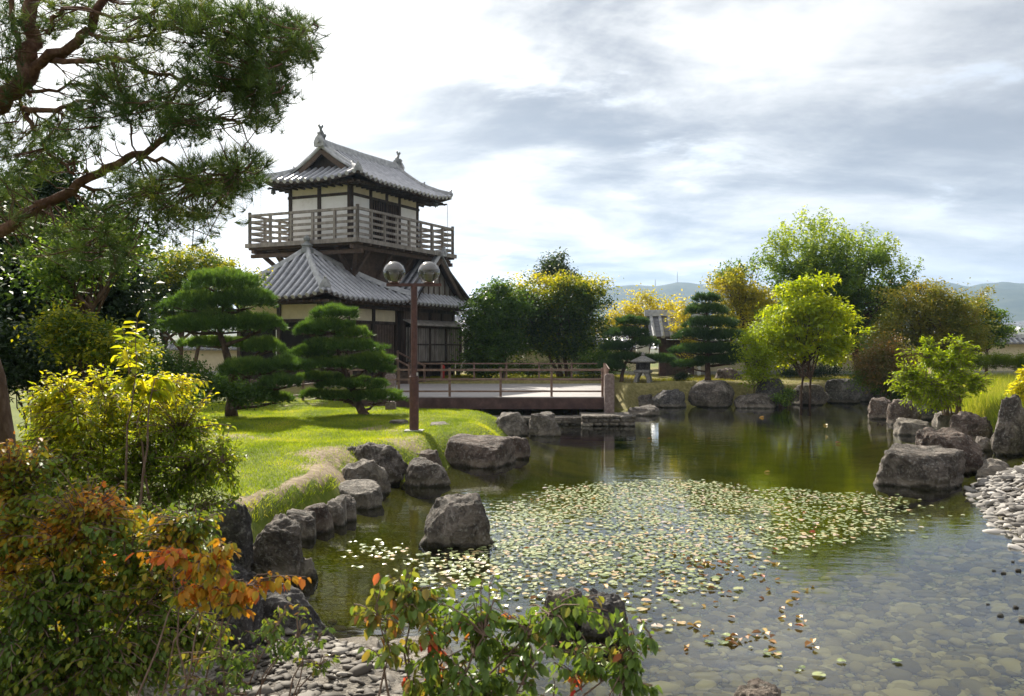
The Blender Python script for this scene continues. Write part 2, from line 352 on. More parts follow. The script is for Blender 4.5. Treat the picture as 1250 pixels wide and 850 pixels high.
def height(x,y):
    x=np.asarray(x,float); y=np.asarray(y,float); s=pond_sd(x,y)
    base=.50+.33*sstep(26,36,y)+.05*np.sin(x*.9+1)*np.sin(y*.7)+.03*np.sin(x*2.1)*np.cos(y*1.7+x)
    base=base+.25*sstep(15,30,np.hypot(x-20,y-28)*-1+30)*0
    w=np.where((x>4.5)&(y<17),1.7,.34)                     # the pebble beach shelves gently
    lawn=(x<2)&(y>13.0)&(y<27)
    w=np.where(lawn,.34+.55*sstep(13.0,14.6,y),w)         # the lawn slopes down behind its edging rocks
    w=np.where((y>17)&(x>3),.7,w)
    near=sstep(8.4,6.6,y)*sstep(-2.6,-1.9,x)               # low gravelly shore by the viewer
    base=base*(1-near)+.10*near
    u_=np.clip(s/w,0,1); land=.02+base*(1-(1-u_)**1.7)
    bed=-.05-.24*sstep(0,1.2,-s)-.35*sstep(3,9,y-7)*sstep(0,3,-s)
    z=np.where(s>0,land,bed)
    far=np.hypot(x,y)
    z=z+ .024*np.clip(far-330,0,900)*sstep(330,500,y) + .035*np.clip(far-1230,0,600)*sstep(600,900,y)
    return z
def bare(P):   # where the soil shows through the turf
    f=np.array([mnoise.fractal(Vector((x*.55+4,y*.42,0)),1,2,3) for x,y in P[:,:2]])
    s_=pond_sd(P[:,0],P[:,1])
    path=np.exp(-((s_-.36)/.15)**2)*(P[:,1]<14.2)*(P[:,1]>10.6)*.9
    p2=np.exp(-(((P[:,0]+3.0)/.5)**2+((P[:,1]-15.2)/1.0)**2))+.9*np.exp(-(((P[:,0]+2.0)/.5)**2+((P[:,1]-17.2)/.6)**2))
    return f*.50+path*.80+p2*.5
def hz_(x,y): return float(height(np.array([x]),np.array([y]))[0])
def axis(lo,hi,step,far_lo,far_hi,g=1.22):
    a=list(np.arange(lo,hi+1e-6,step)); s=step; v=hi
    while v<far_hi: s*=g; v+=s; a.append(v)
    s=step; v=lo
    while v>far_lo: s*=g; v-=s; a.insert(0,v)
    return np.array(a)
ax=axis(-13,17,.14,-4000,4000); ay=axis(2,46,.14,-50,4100)
GX,GY=np.meshgrid(ax,ay,indexing='ij'); GZ=height(GX,GY)
V=np.stack([GX,GY,GZ],-1).reshape(-1,3); nx,ny=len(ax),len(ay)
I=np.arange(nx*ny).reshape(nx,ny); F=np.stack([I[:-1,:-1],I[1:,:-1],I[1:,1:],I[:-1,1:]],-1).reshape(-1,4)
m,nt,out=newmat('ground')
ge=N(nt,'ShaderNodeNewGeometry'); sp=N(nt,'ShaderNodeSeparateXYZ'); L(nt,ge.outputs['Position'],sp.inputs[0]); PX,PY,PZ=sp.outputs
na=N(nt,'ShaderNodeTexNoise',Scale=.9,Detail=7,Roughness=.6); L(nt,ge.outputs['Position'],na.inputs[0])
nb=N(nt,'ShaderNodeTexNoise',Scale=9,Detail=6,Roughness=.7); L(nt,ge.outputs['Position'],nb.inputs[0])
turf=ramp(nt,[(0,(.05,.075,.010)),(.5,(.10,.13,.014)),(1,(.17,.17,.03))]); L(nt,mapr(nt,nb.outputs[0],.3,.7,0,1),turf.inputs[0])
dirt=ramp(nt,[(0,(.14,.10,.065)),(.5,(.24,.185,.12)),(1,(.36,.29,.20))]); L(nt,mapr(nt,nb.outputs[0],.3,.7,0,1),dirt.inputs[0])
ab=N(nt,'ShaderNodeAttribute'); ab.attribute_name='tone'
db=mapr(nt,math_(nt,'ADD',ab.outputs['Fac'],math_(nt,'MULTIPLY',math_(nt,'SUBTRACT',nb.outputs[0],.5),.8)),.35,.65,0,1)
land=mixc(nt,db,turf.outputs[0],dirt.outputs[0])
farg=ramp(nt,[(0,(.04,.06,.02)),(.5,(.09,.09,.05)),(1,(.22,.20,.17))]); 
nf=N(nt,'ShaderNodeTexNoise',Scale=.02,Detail=9,Roughness=.75); L(nt,ge.outputs['Position'],nf.inputs[0]); L(nt,mapr(nt,nf.outputs[0],.35,.65,0,1),farg.inputs[0])
land=mixc(nt,mapr(nt,PY,60,120,0,1),land,farg.outputs[0])
dry=ramp(nt,[(0,(.10,.09,.035)),(.5,(.19,.16,.065)),(1,(.30,.24,.12))]); L(nt,mapr(nt,nb.outputs[0],.3,.7,0,1),dry.inputs[0]); gmask=math_(nt,'MULTIPLY',mapr(nt,PX,4.6,5.0,0,1),mapr(nt,PY,18.2,17.4,0,1))
land=mixc(nt,math_(nt,'MULTIPLY',mapr(nt,PY,28,33,0,.85),mapr(nt,PY,60,70,1,0)),land,dry.outputs[0])
grv=ramp(nt,[(0,(.07,.06,.05)),(.5,(.14,.125,.105)),(1,(.27,.245,.21))]); vg=N(nt,'ShaderNodeTexVoronoi',Scale=60); L(nt,ge.outputs['Position'],vg.inputs[0]); sg_=N(nt,'ShaderNodeSeparateColor'); L(nt,vg.outputs['Color'],sg_.inputs[0]); L(nt,sg_.outputs[0],grv.inputs[0])
land=mixc(nt,math_(nt,'MULTIPLY',mapr(nt,PY,8.6,7.6,0,1),mapr(nt,PX,-2.6,-2.0,0,1)),land,grv.outputs[0]); land=mixc(nt,gmask,land,grv.outputs[0])
# pond bed: cobbles, silted over with algae further out
wv=N(nt,'ShaderNodeTexNoise',Scale=5,Detail=2); L(nt,ge.outputs['Position'],wv.inputs[0])
wad=N(nt,'ShaderNodeVectorMath',_operation='MULTIPLY_ADD'); L(nt,wv.outputs['Color'],wad.inputs[0]); wad.inputs[1].default_value=(.12,.12,.12); L(nt,ge.outputs['Position'],wad.inputs[2])
vo=N(nt,'ShaderNodeTexVoronoi',Scale=15,Randomness=1); L(nt,wad.outputs[0],vo.inputs[0])
ve=N(nt,'ShaderNodeTexVoronoi',Scale=15,Randomness=1,_feature='DISTANCE_TO_EDGE'); L(nt,wad.outputs[0],ve.inputs[0])
sv=N(nt,'ShaderNodeSeparateColor'); L(nt,vo.outputs['Color'],sv.inputs[0])
peb=ramp(nt,[(0,(.20,.19,.12)),(.5,(.36,.33,.21)),(.8,(.46,.43,.29)),(1,(.62,.58,.44))]); L(nt,sv.outputs[0],peb.inputs[0])
edge=mapr(nt,ve.outputs[0],.0,.14,0,1,True)
pc=mixc(nt,edge,(.05,.05,.025),peb.outputs[0])
alg=ramp(nt,[(0,(.15,.18,.006)),(.5,(.31,.32,.010)),(1,(.46,.41,.03))]); L(nt,mapr(nt,na.outputs[0],.3,.7,0,1),alg.inputs[0])
ay_=mapr(nt,math_(nt,'SUBTRACT',PY,math_(nt,'MULTIPLY',PX,.55)),4.9,9.6,0,1,True)
bedc=mixc(nt,math_(nt,'MULTIPLY',ay_,.90),pc,alg.outputs[0])
isbed=mapr(nt,PZ,-.03,.02,1,0)
c=mixc(nt,isbed,land,bedc)
p=N(nt,'ShaderNodeBsdfPrincipled',Roughness=.9); p.inputs['Specular IOR Level'].default_value=.1; L(nt,c,p.inputs['Base Color'])
hh=math_(nt,'ADD',math_(nt,'MULTIPLY',nb.outputs[0],.5),math_(nt,'MULTIPLY',math_(nt,'MULTIPLY',edge,isbed),1.6))
b=N(nt,'ShaderNodeBump',Strength=.9,Distance=.05); L(nt,hh,b.inputs['Height']); L(nt,b.outputs[0],p.inputs['Normal'])
L(nt,p.outputs[0],out.inputs[0]); M['ground']=m
fc=V[F].mean(1); dt=np.zeros(len(F)); k=(fc[:,0]>-9)&(fc[:,0]<3)&(fc[:,1]>6)&(fc[:,1]<30); dt[k]=np.clip((bare(fc[k])-.05)*2.6,0,1)
tagp(mesh_np('ground',V,F,m,smooth=True,tone=dt),kind='structure')

# water surface
m,nt,out=newmat('water')
ge=N(nt,'ShaderNodeNewGeometry')
mp=N(nt,'ShaderNodeMapping'); mp.inputs['Scale'].default_value=(.9,1.5,1); L(nt,ge.outputs['Position'],mp.inputs[0])
w1=N(nt,'ShaderNodeTexNoise',Scale=2.6,Detail=3,Roughness=.5); L(nt,mp.outputs[0],w1.inputs[0])
w2=N(nt,'ShaderNodeTexNoise',Scale=11,Detail=3,Roughness=.55); L(nt,mp.outputs[0],w2.inputs[0])
w3=N(nt,'ShaderNodeTexNoise',Scale=.35,Detail=2); L(nt,ge.outputs['Position'],w3.inputs[0])
amp=mapr(nt,w3.outputs[0],.38,.62,.15,1,True)
hh=math_(nt,'ADD',w1.outputs[0],math_(nt,'MULTIPLY',math_(nt,'MULTIPLY',w2.outputs[0],amp),.30))
b=N(nt,'ShaderNodeBump',Strength=.28,Distance=.012); L(nt,hh,b.inputs['Height'])
gl=N(nt,'ShaderNodeBsdfGlossy',Roughness=.015); L(nt,b.outputs[0],gl.inputs['Normal']); gl.inputs['Color'].default_value=(.95,.97,1,1)
tr=N(nt,'ShaderNodeBsdfTransparent'); tr.inputs[0].default_value=(.90,.91,.62,1)
fr=N(nt,'ShaderNodeFresnel',IOR=1.333); L(nt,b.outputs[0],fr.inputs['Normal'])
fb=math_(nt,'ADD',math_(nt,'MULTIPLY',fr.outputs[0],1.05),.01,clamp=True)
mx=N(nt,'ShaderNodeMixShader'); L(nt,fb,mx.inputs[0]); L(nt,tr.outputs[0],mx.inputs[1]); L(nt,gl.outputs[0],mx.inputs[2]); L(nt,mx.outputs[0],out.inputs[0])
wm=MB(); wm.v=[(-6,3.5,0),(17,3.5,0),(17,40,0),(-6,40,0)]; wm.f=[(0,1,2,3)]
tagp(wm.obj('pond_water',m),kind='structure')

# distant hills
prof=[(0,402),(300,398),(560,398),(640,385),(700,368),(745,356),(775,350),(800,352),(822,347),(850,349),(870,351),(930,356),(1000,354),(1060,352),(1100,350),(1140,347),(1165,350),(1182,354),(1200,350),(1225,348),(1250,351),(1400,356),(1700,372)]
pxs=np.linspace(-200,1700,240); ry=np.interp(pxs,[p[0] for p in prof],[p[1] for p in prof])
rows=40; Vh=np.zeros((240,rows,3))
for i,pxx in enumerate(pxs):
    D=2700; H=HC+(CY-ry[i])/FPX*D
    for j in range(rows):
        t=j/(rows-1); dd=1500+t*2000
        f=math.sin(min(1,t/.6)*math.pi/2)**1.2 if t<.6 else math.cos((t-.6)/.4*math.pi/2)
        xx=(pxx-CX)/FPX*dd
        nz=mnoise.fractal(Vector((xx/330,dd/330,3)),1.0,2.1,6)
        rg=mnoise.fractal(Vector((xx/120,dd/160,9)),1.0,2.1,4)
        z=20+(H-20)*f*(1+ (1-abs(f))*.5*nz)+ (nz*20+rg*12)*(f*(1.25-f))
        Vh[i,j]=(xx,dd,z)
I=np.arange(240*rows).reshape(240,rows); F=np.stack([I[:-1,:-1],I[1:,:-1],I[1:,1:],I[:-1,1:]],-1).reshape(-1,4)
hm=basic('hill_forest',[(0,(.020,.032,.018)),(.5,(.040,.055,.028)),(1,(.075,.085,.05))],scale=.02,detail=10,rough=.95,spec=.05,bump=.5,bscale=.08)
tagp(mesh_np('hills',Vh.reshape(-1,3),F,hm,smooth=True),kind='structure')
# ------------------------------------------------------------------ foliage makers
def unit(a): return a/np.maximum(np.linalg.norm(a,axis=-1,keepdims=True),1e-9)
def leaf_arrays(P,D,Nn,Sz,wr=.5,kind=4,fold=.12,droop=.1):
    P=np.asarray(P,float); D=unit(np.asarray(D,float)); n=len(P); Sz=np.asarray(Sz,float).reshape(-1,1)
    side=unit(np.cross(D,Nn)); N2=np.cross(side,D)
    if kind==4:
        V=np.stack([P,P+D*Sz*.48+side*Sz*wr*.5+N2*Sz*fold*.5,P+D*Sz-N2*Sz*droop,P+D*Sz*.48-side*Sz*wr*.5+N2*Sz*fold*.5],1)
        F=np.arange(n*4).reshape(n,4)
        return V.reshape(-1,3),F,1
    V=np.stack([P, P+D*Sz*.28+side*Sz*wr*.44+N2*Sz*fold, P+D*Sz*.66+side*Sz*wr*.42+N2*Sz*(fold*.8-droop*.4), P+D*Sz-N2*Sz*droop,
                P+D*Sz*.66-side*Sz*wr*.42+N2*Sz*(fold*.8-droop*.4), P+D*Sz*.28-side*Sz*wr*.44+N2*Sz*fold],1)
    b=np.arange(n)[:,None]*6
    F=np.concatenate([b+np.array([[0,3,2,1]]),b+np.array([[0,5,4,3]])],1).reshape(-1,4)
    return V.reshape(-1,3),F,2
def rdir(n,zmul=1.0,zadd=0.0):
    a=RNG.normal(size=(n,3)); a[:,2]=a[:,2]*zmul+zadd; return unit(a)
def lobes_px(lobes,d):
    """(px,py,rw,rh,[depth offset]) in photo pixels at distance d -> metric ellipsoids"""
    o=[]
    for l in lobes:
        dd=d+(l[4] if len(l)>4 else 0); c=at(l[0],l[1],dd); k=dd/FPX
        rx=l[2]*k; rz=l[3]*k; ry=(l[5] if len(l)>5 else (rx+rz)*.5)
        o.append((c.x,c.y,c.z,rx,ry,rz))
    return np.array(o,float)
def sample_lobes(Lb,n,power=.42):
    vol=Lb[:,3]*Lb[:,4]*Lb[:,5]; idx=RNG.choice(len(Lb),n,p=vol**.8/np.sum(vol**.8))
    u=rdir(n)*(RNG.random((n,1))**power)
    return Lb[idx,:3]+u*Lb[idx,3:6], u
def bez(a,b,sag,n=6,wob=.0):
    a=Vector(a); b=Vector(b); m=(a+b)/2+Vector(sag); o=[]
    for i in range(n+1):
        t=i/n; p=a*(1-t)**2+m*2*t*(1-t)+b*t*t
        if 0<i<n and wob: p=p+Vector((random.gauss(0,wob),random.gauss(0,wob),random.gauss(0,wob*.5)))
        o.append(p)
    return o
def broadleaf(name,label,cat,base,Lb,nclump,per,cr,leaf,mat,trunks=None,bark='bark',group=None,tonef=None,kind=4,wr=.5,limbs=26,up=.5,flat=.7,tr=.14,power=.42,spray=0):
    """trunk + limbs + crown; base = world point of the foot"""
    base=Vector(base); t=thing(name,label,cat,base,group=group)
    C,U=sample_lobes(Lb,int(nclump*1.25),power)
    cm=Lb[:,:3].mean(0); ext=Lb[:,3:6].mean()
    o_=C-cm; ph=random.uniform(0,50)
    f_=np.array([mnoise.fractal(Vector(tuple(v*1.1/max(ext,.3)))+Vector((ph,0,0)),1,2,3) for v in o_])
    C=cm+o_*(1+.34*f_[:,None]); hole=np.array([mnoise.noise(Vector(tuple(v*1.25/max(cr*2.6,.3)))+Vector((0,ph,0))) for v in C])
    keep=np.argsort(hole)[-nclump:]; C=C[keep]; U=U[keep]; nclump=len(C)
    cen=Lb[:,:3].mean(0); top=Lb[:,2].max()
    mb=MB(); zc=cen[2]
    trunks=trunks or [(0,0)]
    forks=[]
    for (dx,lean) in trunks:
        a=base+Vector((dx,0,-.1)); b=Vector((cen[0]+lean,cen[1],base.z+(zc-base.z)*.75))
        path=bez(a,b,(0,0,(zc-base.z)*.08),8,.03)
        k=1 if len(trunks)==1 else .55
        mb.tube(path,[tr*k*(1-.55*i/8)*(1.35 if i==0 else 1) for i in range(9)],9)
        forks.append(path)
        mb.tube(bez(path[-1],Vector((cen[0]+lean*1.3,cen[1],base.z+(top-base.z)*.86)),(0,0,0),6,.05),[tr*k*.45*(1-.8*i/6) for i in range(7)],6)
    sel=RNG.choice(nclump,min(limbs,nclump),replace=False)
    for i in sel:
        path=forks[i%len(forks)]; q=path[random.randint(4,8)]
        c=Vector(C[i]); n=5
        mb.tube(bez(q,c,(0,0,.12*(c-q).length),n,.04),[tr*.34*(1-.85*k/n) for k in range(n+1)],5,cap=False)
    mb.obj('trunk',M[bark],t,smooth=True)
    n=nclump*per
    ci=np.repeat(np.arange(nclump),per)
    if spray>0:      # leaves strung along upright shoots
        dv=unit(U+np.array([0,0,.9])+RNG.normal(size=U.shape)*.25)
        s=RNG.random((n,1))
        P=C[ci]+dv[ci]*spray*(s-.4)+RNG.normal(size=(n,3))*cr*.33
    else:
        P=C[ci]+RNG.normal(size=(n,3))*(cr*RNG.uniform(.55,1.25,nclump))[ci][:,None]*np.array([1,1,flat])
    D=rdir(n,.6,-.15)
    Nn=unit(rdir(n)+np.array([0,0,up*2.2]))
    Sz=leaf*(.65+.7*RNG.random(n))
    V,F,k=leaf_arrays(P,D,Nn,Sz,wr,kind)
    ct=RNG.random(nclump)*.5+.2
    tone=ct[ci]+RNG.normal(size=n)*.08
    if tonef is not None: tone=tonef(P,tone)
    mesh_np('crown',V,F,M[mat],t,tone=np.repeat(tone,k))
    return t
def needle_arrays(P,D,per,ln,spread,wd):
    n=len(P); idx=np.repeat(np.arange(n),per)
    d=unit(D[idx]+RNG.normal(size=(n*per,3))*spread)
    l=(ln*(.7+.5*RNG.random(n*per)))[:,None]
    side=unit(np.cross(d,RNG.normal(size=(n*per,3))))*wd*.5
    b=P[idx]
    V=np.stack([b-side,b+side,b+d*l],1).reshape(-1,3)
    return V,np.arange(n*per*3).reshape(-1,3),idx
def cloudpine(name,label,base,pads,d,trunk,ntuft=2600,per=11,ln=.13,wd=.011,mat='needle',tr=.13,group=None,bark='bark'):
    base=Vector(base); t=thing(name,label,'pine tree',base,group=group)
    Lb=lobes_px(pads,d); Lb[:,5]*=.84; mb=MB()
    path=[at(*p) if len(p)==3 else at(p[0],p[1],d) for p in trunk]; path[0]=base+Vector((0,0,-.1))
    pp=[]
    for i in range(len(path)-1):
        for k in range(4):
            pp.append(path[i].lerp(path[i+1],k/4)+Vector((random.gauss(0,.012),random.gauss(0,.012),0)))
    pp.append(path[-1]); m=len(pp)
    mb.tube(pp,[tr*(1.25 if i==0 else 1)*(1-.8*i/(m-1)) for i in range(m)],9)
    for l in Lb:
        c=Vector(l[:3])-Vector((0,0,l[5]*.5)); q=min(pp,key=lambda v:(v-c).length+max(0,v.z-c.z)*.8)
        mb.tube(bez(q,c,(0,0,-.05),5,.02),[tr*.38*(1-.6*k/5) for k in range(6)],6)
        for k in range(5):
            e=c+Vector((random.uniform(-.8,.8)*l[3],random.uniform(-.8,.8)*l[4],l[5]*.3))
            mb.tube(bez(q.lerp(c,.7),e,(0,0,-.04),4,.015),[tr*.16*(1-.7*k2/4) for k2 in range(5)],5,cap=False)
    mb.obj('trunk',M[bark],t,smooth=True)
    area=Lb[:,3]*Lb[:,4]; cnt=(ntuft*area**.8/np.sum(area**.8)).astype(int)
    Ps=[];Ds=[];T=[]
    for l,c in zip(Lb,cnt):
        u=rdir(c,.8,.38); u[:,2]=np.where(u[:,2]<-.25,-u[:,2],u[:,2])
        sub=np.array([mnoise.noise(Vector((a*2.3+l[0],b*2.3,c2*2.3+l[2]))) for a,b,c2 in u])
        rr=(.80+.34*sub+.16*RNG.random(c))[:,None]
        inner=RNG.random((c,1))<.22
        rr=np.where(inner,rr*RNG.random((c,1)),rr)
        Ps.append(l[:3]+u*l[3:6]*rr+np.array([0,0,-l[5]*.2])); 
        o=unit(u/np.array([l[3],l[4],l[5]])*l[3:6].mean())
        Ds.append(unit(o*.7+np.array([0,0,.75])+RNG.normal(size=(c,3))*.2)); T.append(np.full(c,random.uniform(.15,.42))+.38*np.clip(u[:,2],0,1)*(~inner[:,0])+.12*RNG.normal(size=c))  # outer tufts on pad tops toned lighter, painting in a sunlit rim
    P=np.concatenate(Ps); D=np.concatenate(Ds); T=np.concatenate(T)
    V,F,idx=needle_arrays(P,D,per,ln,.42,wd)
    mesh_np('crown',V,F,M[mat],t,tone=T[idx])
    return t
def shrub(name,label,cat,base,Lb,ntwig,leaf,mat,nleaf=9,tw=.28,twig='twig',tonef=None,nstem=7,wr=.52,kind=6,droopd=.45,stem_r=.012,upb=.35,lab_spread=.25,twl=.004,group=None,droopz=.35):
    base=Vector(base); t=thing(name,label,cat,base,group=group)
    mb=MB(); tips,U=sample_lobes(Lb,ntwig,.5)
    stems=[]
    for k in range(nstem):
        c=Vector(tips[int(RNG.integers(ntwig))]); a=base+Vector((random.uniform(-1,1)*lab_spread,random.uniform(-1,1)*lab_spread,-.05))
        pth=bez(a,c,((a.x-c.x)*.25,0,.22*(c-a).length),9,.012)
        mb.tube(pth,[stem_r*(1.15-.85*i/9) for i in range(10)],6); stems+=pth[2:]
    st=np.array([tuple(s) for s in stems])
    P=[];D=[];Nn=[];Sz=[];T=[]
    for i in range(ntwig):
        tip=tips[i]; j=np.argmin(np.linalg.norm(st-tip,axis=1)+.6*np.maximum(0,st[:,2]-tip[2])); root=Vector(st[j]); tipv=Vector(tip)
        dv=(tipv-root); l=dv.length; 
        if l<1e-3: continue
        dv.normalize()
        n=4 if l<tw*2 else 6
        pth=bez(root,tipv,(0,0,.18*l),n,.006)
        mb.tube(pth,[twl*(1.0 if l<.4 else 1.6)*(1-.6*k/n) for k in range(n+1)],4,cap=False)
        L_=min(tw,l*.95)
        dirn=unit(np.array(pth[-1]-pth[-2]).reshape(1,3))[0]
        sidev=unit(np.cross(dirn,[0,0,1.0]).reshape(1,3))[0]
        tt=RNG.random()
        for k in range(nleaf):
            f=1-k/(nleaf)*1.0; s=L_*(k/nleaf)
            q=tip-dirn*s+np.array([0,0,0])
            sg=1 if k%2 else -1
            ld=dirn*.55+sidev*sg*(.8 if k else .1)+RNG.normal(size=3)*.25+np.array([0,0,-droopz-.3*RNG.random()])
            P.append(q+ld*.006); D.append(ld); Nn.append(np.array([0,0,1.0])+RNG.normal(size=3)*.38); Sz.append(leaf*(.6+.55*RNG.random())*(1.0 if k<nleaf*.7 else .8)); T.append(tt)
    P=np.array(P); D=np.array(D); Nn=np.array(Nn); T=np.array(T)*.35+.25+RNG.normal(size=len(P))*.06
    if tonef is not None: T=tonef(P,T)
    mb.obj('stem',M[twig],t,smooth=True)
    V,F,k=leaf_arrays(P,D,Nn,Sz,wr,kind,.10,.16)
    mesh_np('leaves',V,F,M[mat],t,tone=np.repeat(T,k))
    return t
def nz3(P,s,seed=0.0):
    return np.array([mnoise.noise(Vector((p[0]*s+seed,p[1]*s,p[2]*s))) for p in P])

# ------------------------------------------------------------------ rocks
ROCKS=[]
def rock(label,x0,x1,yt,yb,zb=0.0,mat='rock',box=.6,top=.55,dep=.75,seed=None,sub=4,lean=0.0,taper=.0,rough=.22,d=None,zg=None,sink=.22,group=None,name='garden_rock',cuts=5,rotz=None):
    seed = seed if seed is not None else (x0*7+yt*13)%977
    rs=random.Random(seed)
    d0=d if d is not None else (HC-zb)*FPX/(yb-CY)
    wdt=(x1-x0)/FPX*d0*1.03; dp=wdt*dep; dc=d0+dp*.42
    k=dc/FPX; wdt=(x1-x0)*k*1.0; cx_=((x0+x1)/2-CX)*k
    ztop=HC+(CY-yt)*(dc-.0*dp)/FPX; hgt=ztop-zb
    bm=bmesh.new(); bmesh.ops.create_icosphere(bm,subdivisions=sub,radius=1)
    planes=[]
    for _ in range(cuts):
        a=rs.uniform(0,2*math.pi); e=rs.uniform(-.1,.9); n=Vector((math.cos(a)*math.cos(e),math.sin(a)*math.cos(e),math.sin(e))); planes.append((n,rs.uniform(.62,.86)))
    planes.append((Vector((rs.uniform(-.15,.15),rs.uniform(-.3,.0),1)).normalized(),top+.25))
    so_=Vector((seed*1.37,seed*.71,0)); zrot=rotz if rotz is not None else rs.uniform(-.35,.35)
    e_=1-box*.55
    for v in bm.verts:
        p=v.co.copy()
        q=Vector([math.copysign(abs(c)**e_,c) for c in p]); 
        for n,dd in planes:
            s=q.dot(n)
            if s>dd: q-=n*(s-dd)*.86
        f=mnoise.fractal(q*1.3+so_,1.0,2.0,5); g=mnoise.fractal(q*4.5+so_,.9,2.1,4)
        rd=abs(mnoise.noise(q*2.2+so_*2))
        q=q*(1+rough*f+rough*.36*g-rough*.5*rd)
        v.co=q
    zs=[v.co.z for v in bm.verts]; xs=[v.co.x for v in bm.verts]; ys=[v.co.y for v in bm.verts]
    zmx=max(zs); zmn=min(zs); xw=max(max(xs),-min(xs)); yw=max(max(ys),-min(ys))
    lo=zb-sink
    cr,sr=math.cos(zrot),math.sin(zrot)
    for v in bm.verts:
        tz=(v.co.z-zmn)/(zmx-zmn); tp=1-taper*max(0,tz-.2)
        x=v.co.x/xw*tp; y=v.co.y/yw*tp
        x+=lean*(tz-.4)
        if zrot: x,y=x*cr-y*sr,x*sr+y*cr
        v.co=Vector((x*wdt/2,y*dp/2,lo+(ztop-lo)*tz))
    xs=[v.co.x for v in bm.verts]; sx=wdt/(max(xs)-min(xs)); mid=(max(xs)+min(xs))/2
    for v in bm.verts: v.co.x=(v.co.x-mid)*sx+cx_; v.co.y+=dc
    me=bpy.data.meshes.new(name); bm.to_mesh(me); bm.free()
    me.polygons.foreach_set('use_smooth', np.ones(len(me.polygons),bool))
    o=link_mesh(name,me,M[mat]); recentre(o); tagp(o,label,'rock',group); ROCKS.append(o); return o
# ------------------------------------------------------------------ left shore rocks
G1='rocks edging the lawn'
rock('tall grey rock with a sloping top standing at the back of the lawn edge',415,499,540,590,.05,'rock',.45,.5,.8,sub=5,group=G1,seed=3)
rock('slanting pale slab leaning against the tall rock at the lawn edge',409,478,560,607,0,'rock_pale',.3,.4,.8,lean=-.25,taper=.4,group=G1,seed=11)
rock('flat-topped block stepping down into the water below the slanting slab',400,470,587,621,0,'rock_pale',.95,.25,.9,group=G1,seed=19,rough=.1,sub=5)
rock('low dark wedge-shaped rock in the water right of the tall lawn rock',489,551,559,595,0,'rock',.5,.4,.8,taper=.35,group=G1,seed=23)
rock('small brown rock tucked between the wedge-shaped rock and the wide flat rock',498,541,549,572,.05,'rock_red',.6,.4,.8,group=G1,seed=29)
rock('wide flat-topped rock overhanging the water in front of the lamp post',536,630,531,571,0,'rock_red',.9,.2,.75,taper=-.12,group=G1,seed=31,rough=.13,sub=5)
rock('brown rounded rock behind the right end of the wide flat rock',612,648,532,561,0,'rock_red',.6,.4,.9,group=G1,seed=37)
rock('pale rounded boulder left of a pair near the deck',599,645,503,534,0,'rock_pale',.4,.5,.9,group=G1,seed=41)
rock('low small rock at the foot of the pale rounded boulder',592,624,518,533,0,'rock_pale',.5,.3,.9,group=G1,seed=43)
rock('blocky boulder on the right of a pair near the deck',645,684,503,533,0,'rock_pale',.75,.3,.8,group=G1,seed=47)
rock('isolated grey rock with a pale crest standing in the pond among lily pads',512,607,602,669,0,'rock',.55,.45,.8,taper=.42,sub=5,seed=53,rough=.16,name='pond_rock')
G2='upright stones retaining the lawn bank'
rock('narrow fluted stone at the right end of the retaining row',412,436,604,637,0,'rock',.95,.2,1.2,group=G2,cuts=7,rough=.16,seed=61)
rock('tall retaining stone second from the right end of the row',394,424,605,642,0,'rock_pale',.95,.2,1.1,group=G2,cuts=7,rough=.16,seed=67)
rock('brownish retaining stone in the middle of the row',372,407,614,650,0,'rock_red',.95,.2,1.1,group=G2,cuts=7,rough=.16,seed=71)
rock('broad retaining stone second from the left end of the row',344,387,621,660,0,'rock',.95,.2,1.0,group=G2,cuts=7,rough=.16,seed=73)
rock('rounded retaining stone at the left end of the row beside the big dark boulder',322,360,630,676,0,'rock_red',.95,.2,1.0,group=G2,cuts=7,rough=.16,seed=79)
rock('big dark boulder at the water edge below the bare path',301,374,629,710,0,'rock',.5,.45,.8,sub=5,seed=83,rough=.2,group=G1)
rock('tall dark rock with a sunlit crest beside the yellow bush',264,309,609,702,.1,'rock_dark',.4,.5,.9,sub=5,seed=89,taper=.3,group=G1)
rock('small pale rock poking out of the water below the orange leaves',362,388,681,708,0,'rock_pale',.4,.5,.9,seed=97,group=G1)
rock('low dark rock sloping down to the right at the near shore',292,424,708,797,0,'rock_dark',.2,.3,.6,taper=.55,lean=-.5,sub=5,seed=101,rough=.14,group=G1)
rock('dark rock in the shade at the left end of the near shore',240,320,690,790,.15,'rock_dark',.4,.5,.8,seed=103,group=G1)
rock('jagged pale rock left of a pair in the near water behind red leaves',664,714,718,768,0,'rock_pale',.4,.45,.9,sub=5,seed=107,name='pond_rock')
rock('dark sharp-topped rock right of a pair in the near water',706,770,720,778,0,'rock_dark',.5,.4,.8,sub=5,seed=109,taper=.3,name='pond_rock')
rock('reddish rock just emerging at the bottom edge of the view',886,966,836,872,0,'rock_red',.3,.35,.8,sub=5,seed=113,name='pond_rock')
G3='pale flat stones on the near shore'
for i,(a,b,yt,yb,lb) in enumerate([(292,400,800,842,'pale flat shore stone at the left end under the orange leaves'),(380,474,788,822,'pale flat shore stone nearest the dark sloping rock'),
    (458,566,796,834,'pale flat shore stone furthest right touching the water'),(330,446,822,872,'pale flat shore stone at the bottom left of its cluster'),(426,548,828,880,'pale flat shore stone at the bottom middle of its cluster')]):
    rock(lb,a,b,yt,yb,.02,'rock_pale',.9,.1,1.5,seed=200+i*7,rough=.08,sink=.12,group=G3,name='flat_stone',sub=4)
G4='flat stones set in the lawn'
def flat(lb,x0,x1,y,z=.53,seed=1):
    d=(HC-z)*FPX/(y-CY)
    rock(lb,x0,x1,y-2.5,y,z-.03,'rock_pale',.5,.1,1.1,seed=seed,d=d,sink=.1,group=G4,name='flat_stone')
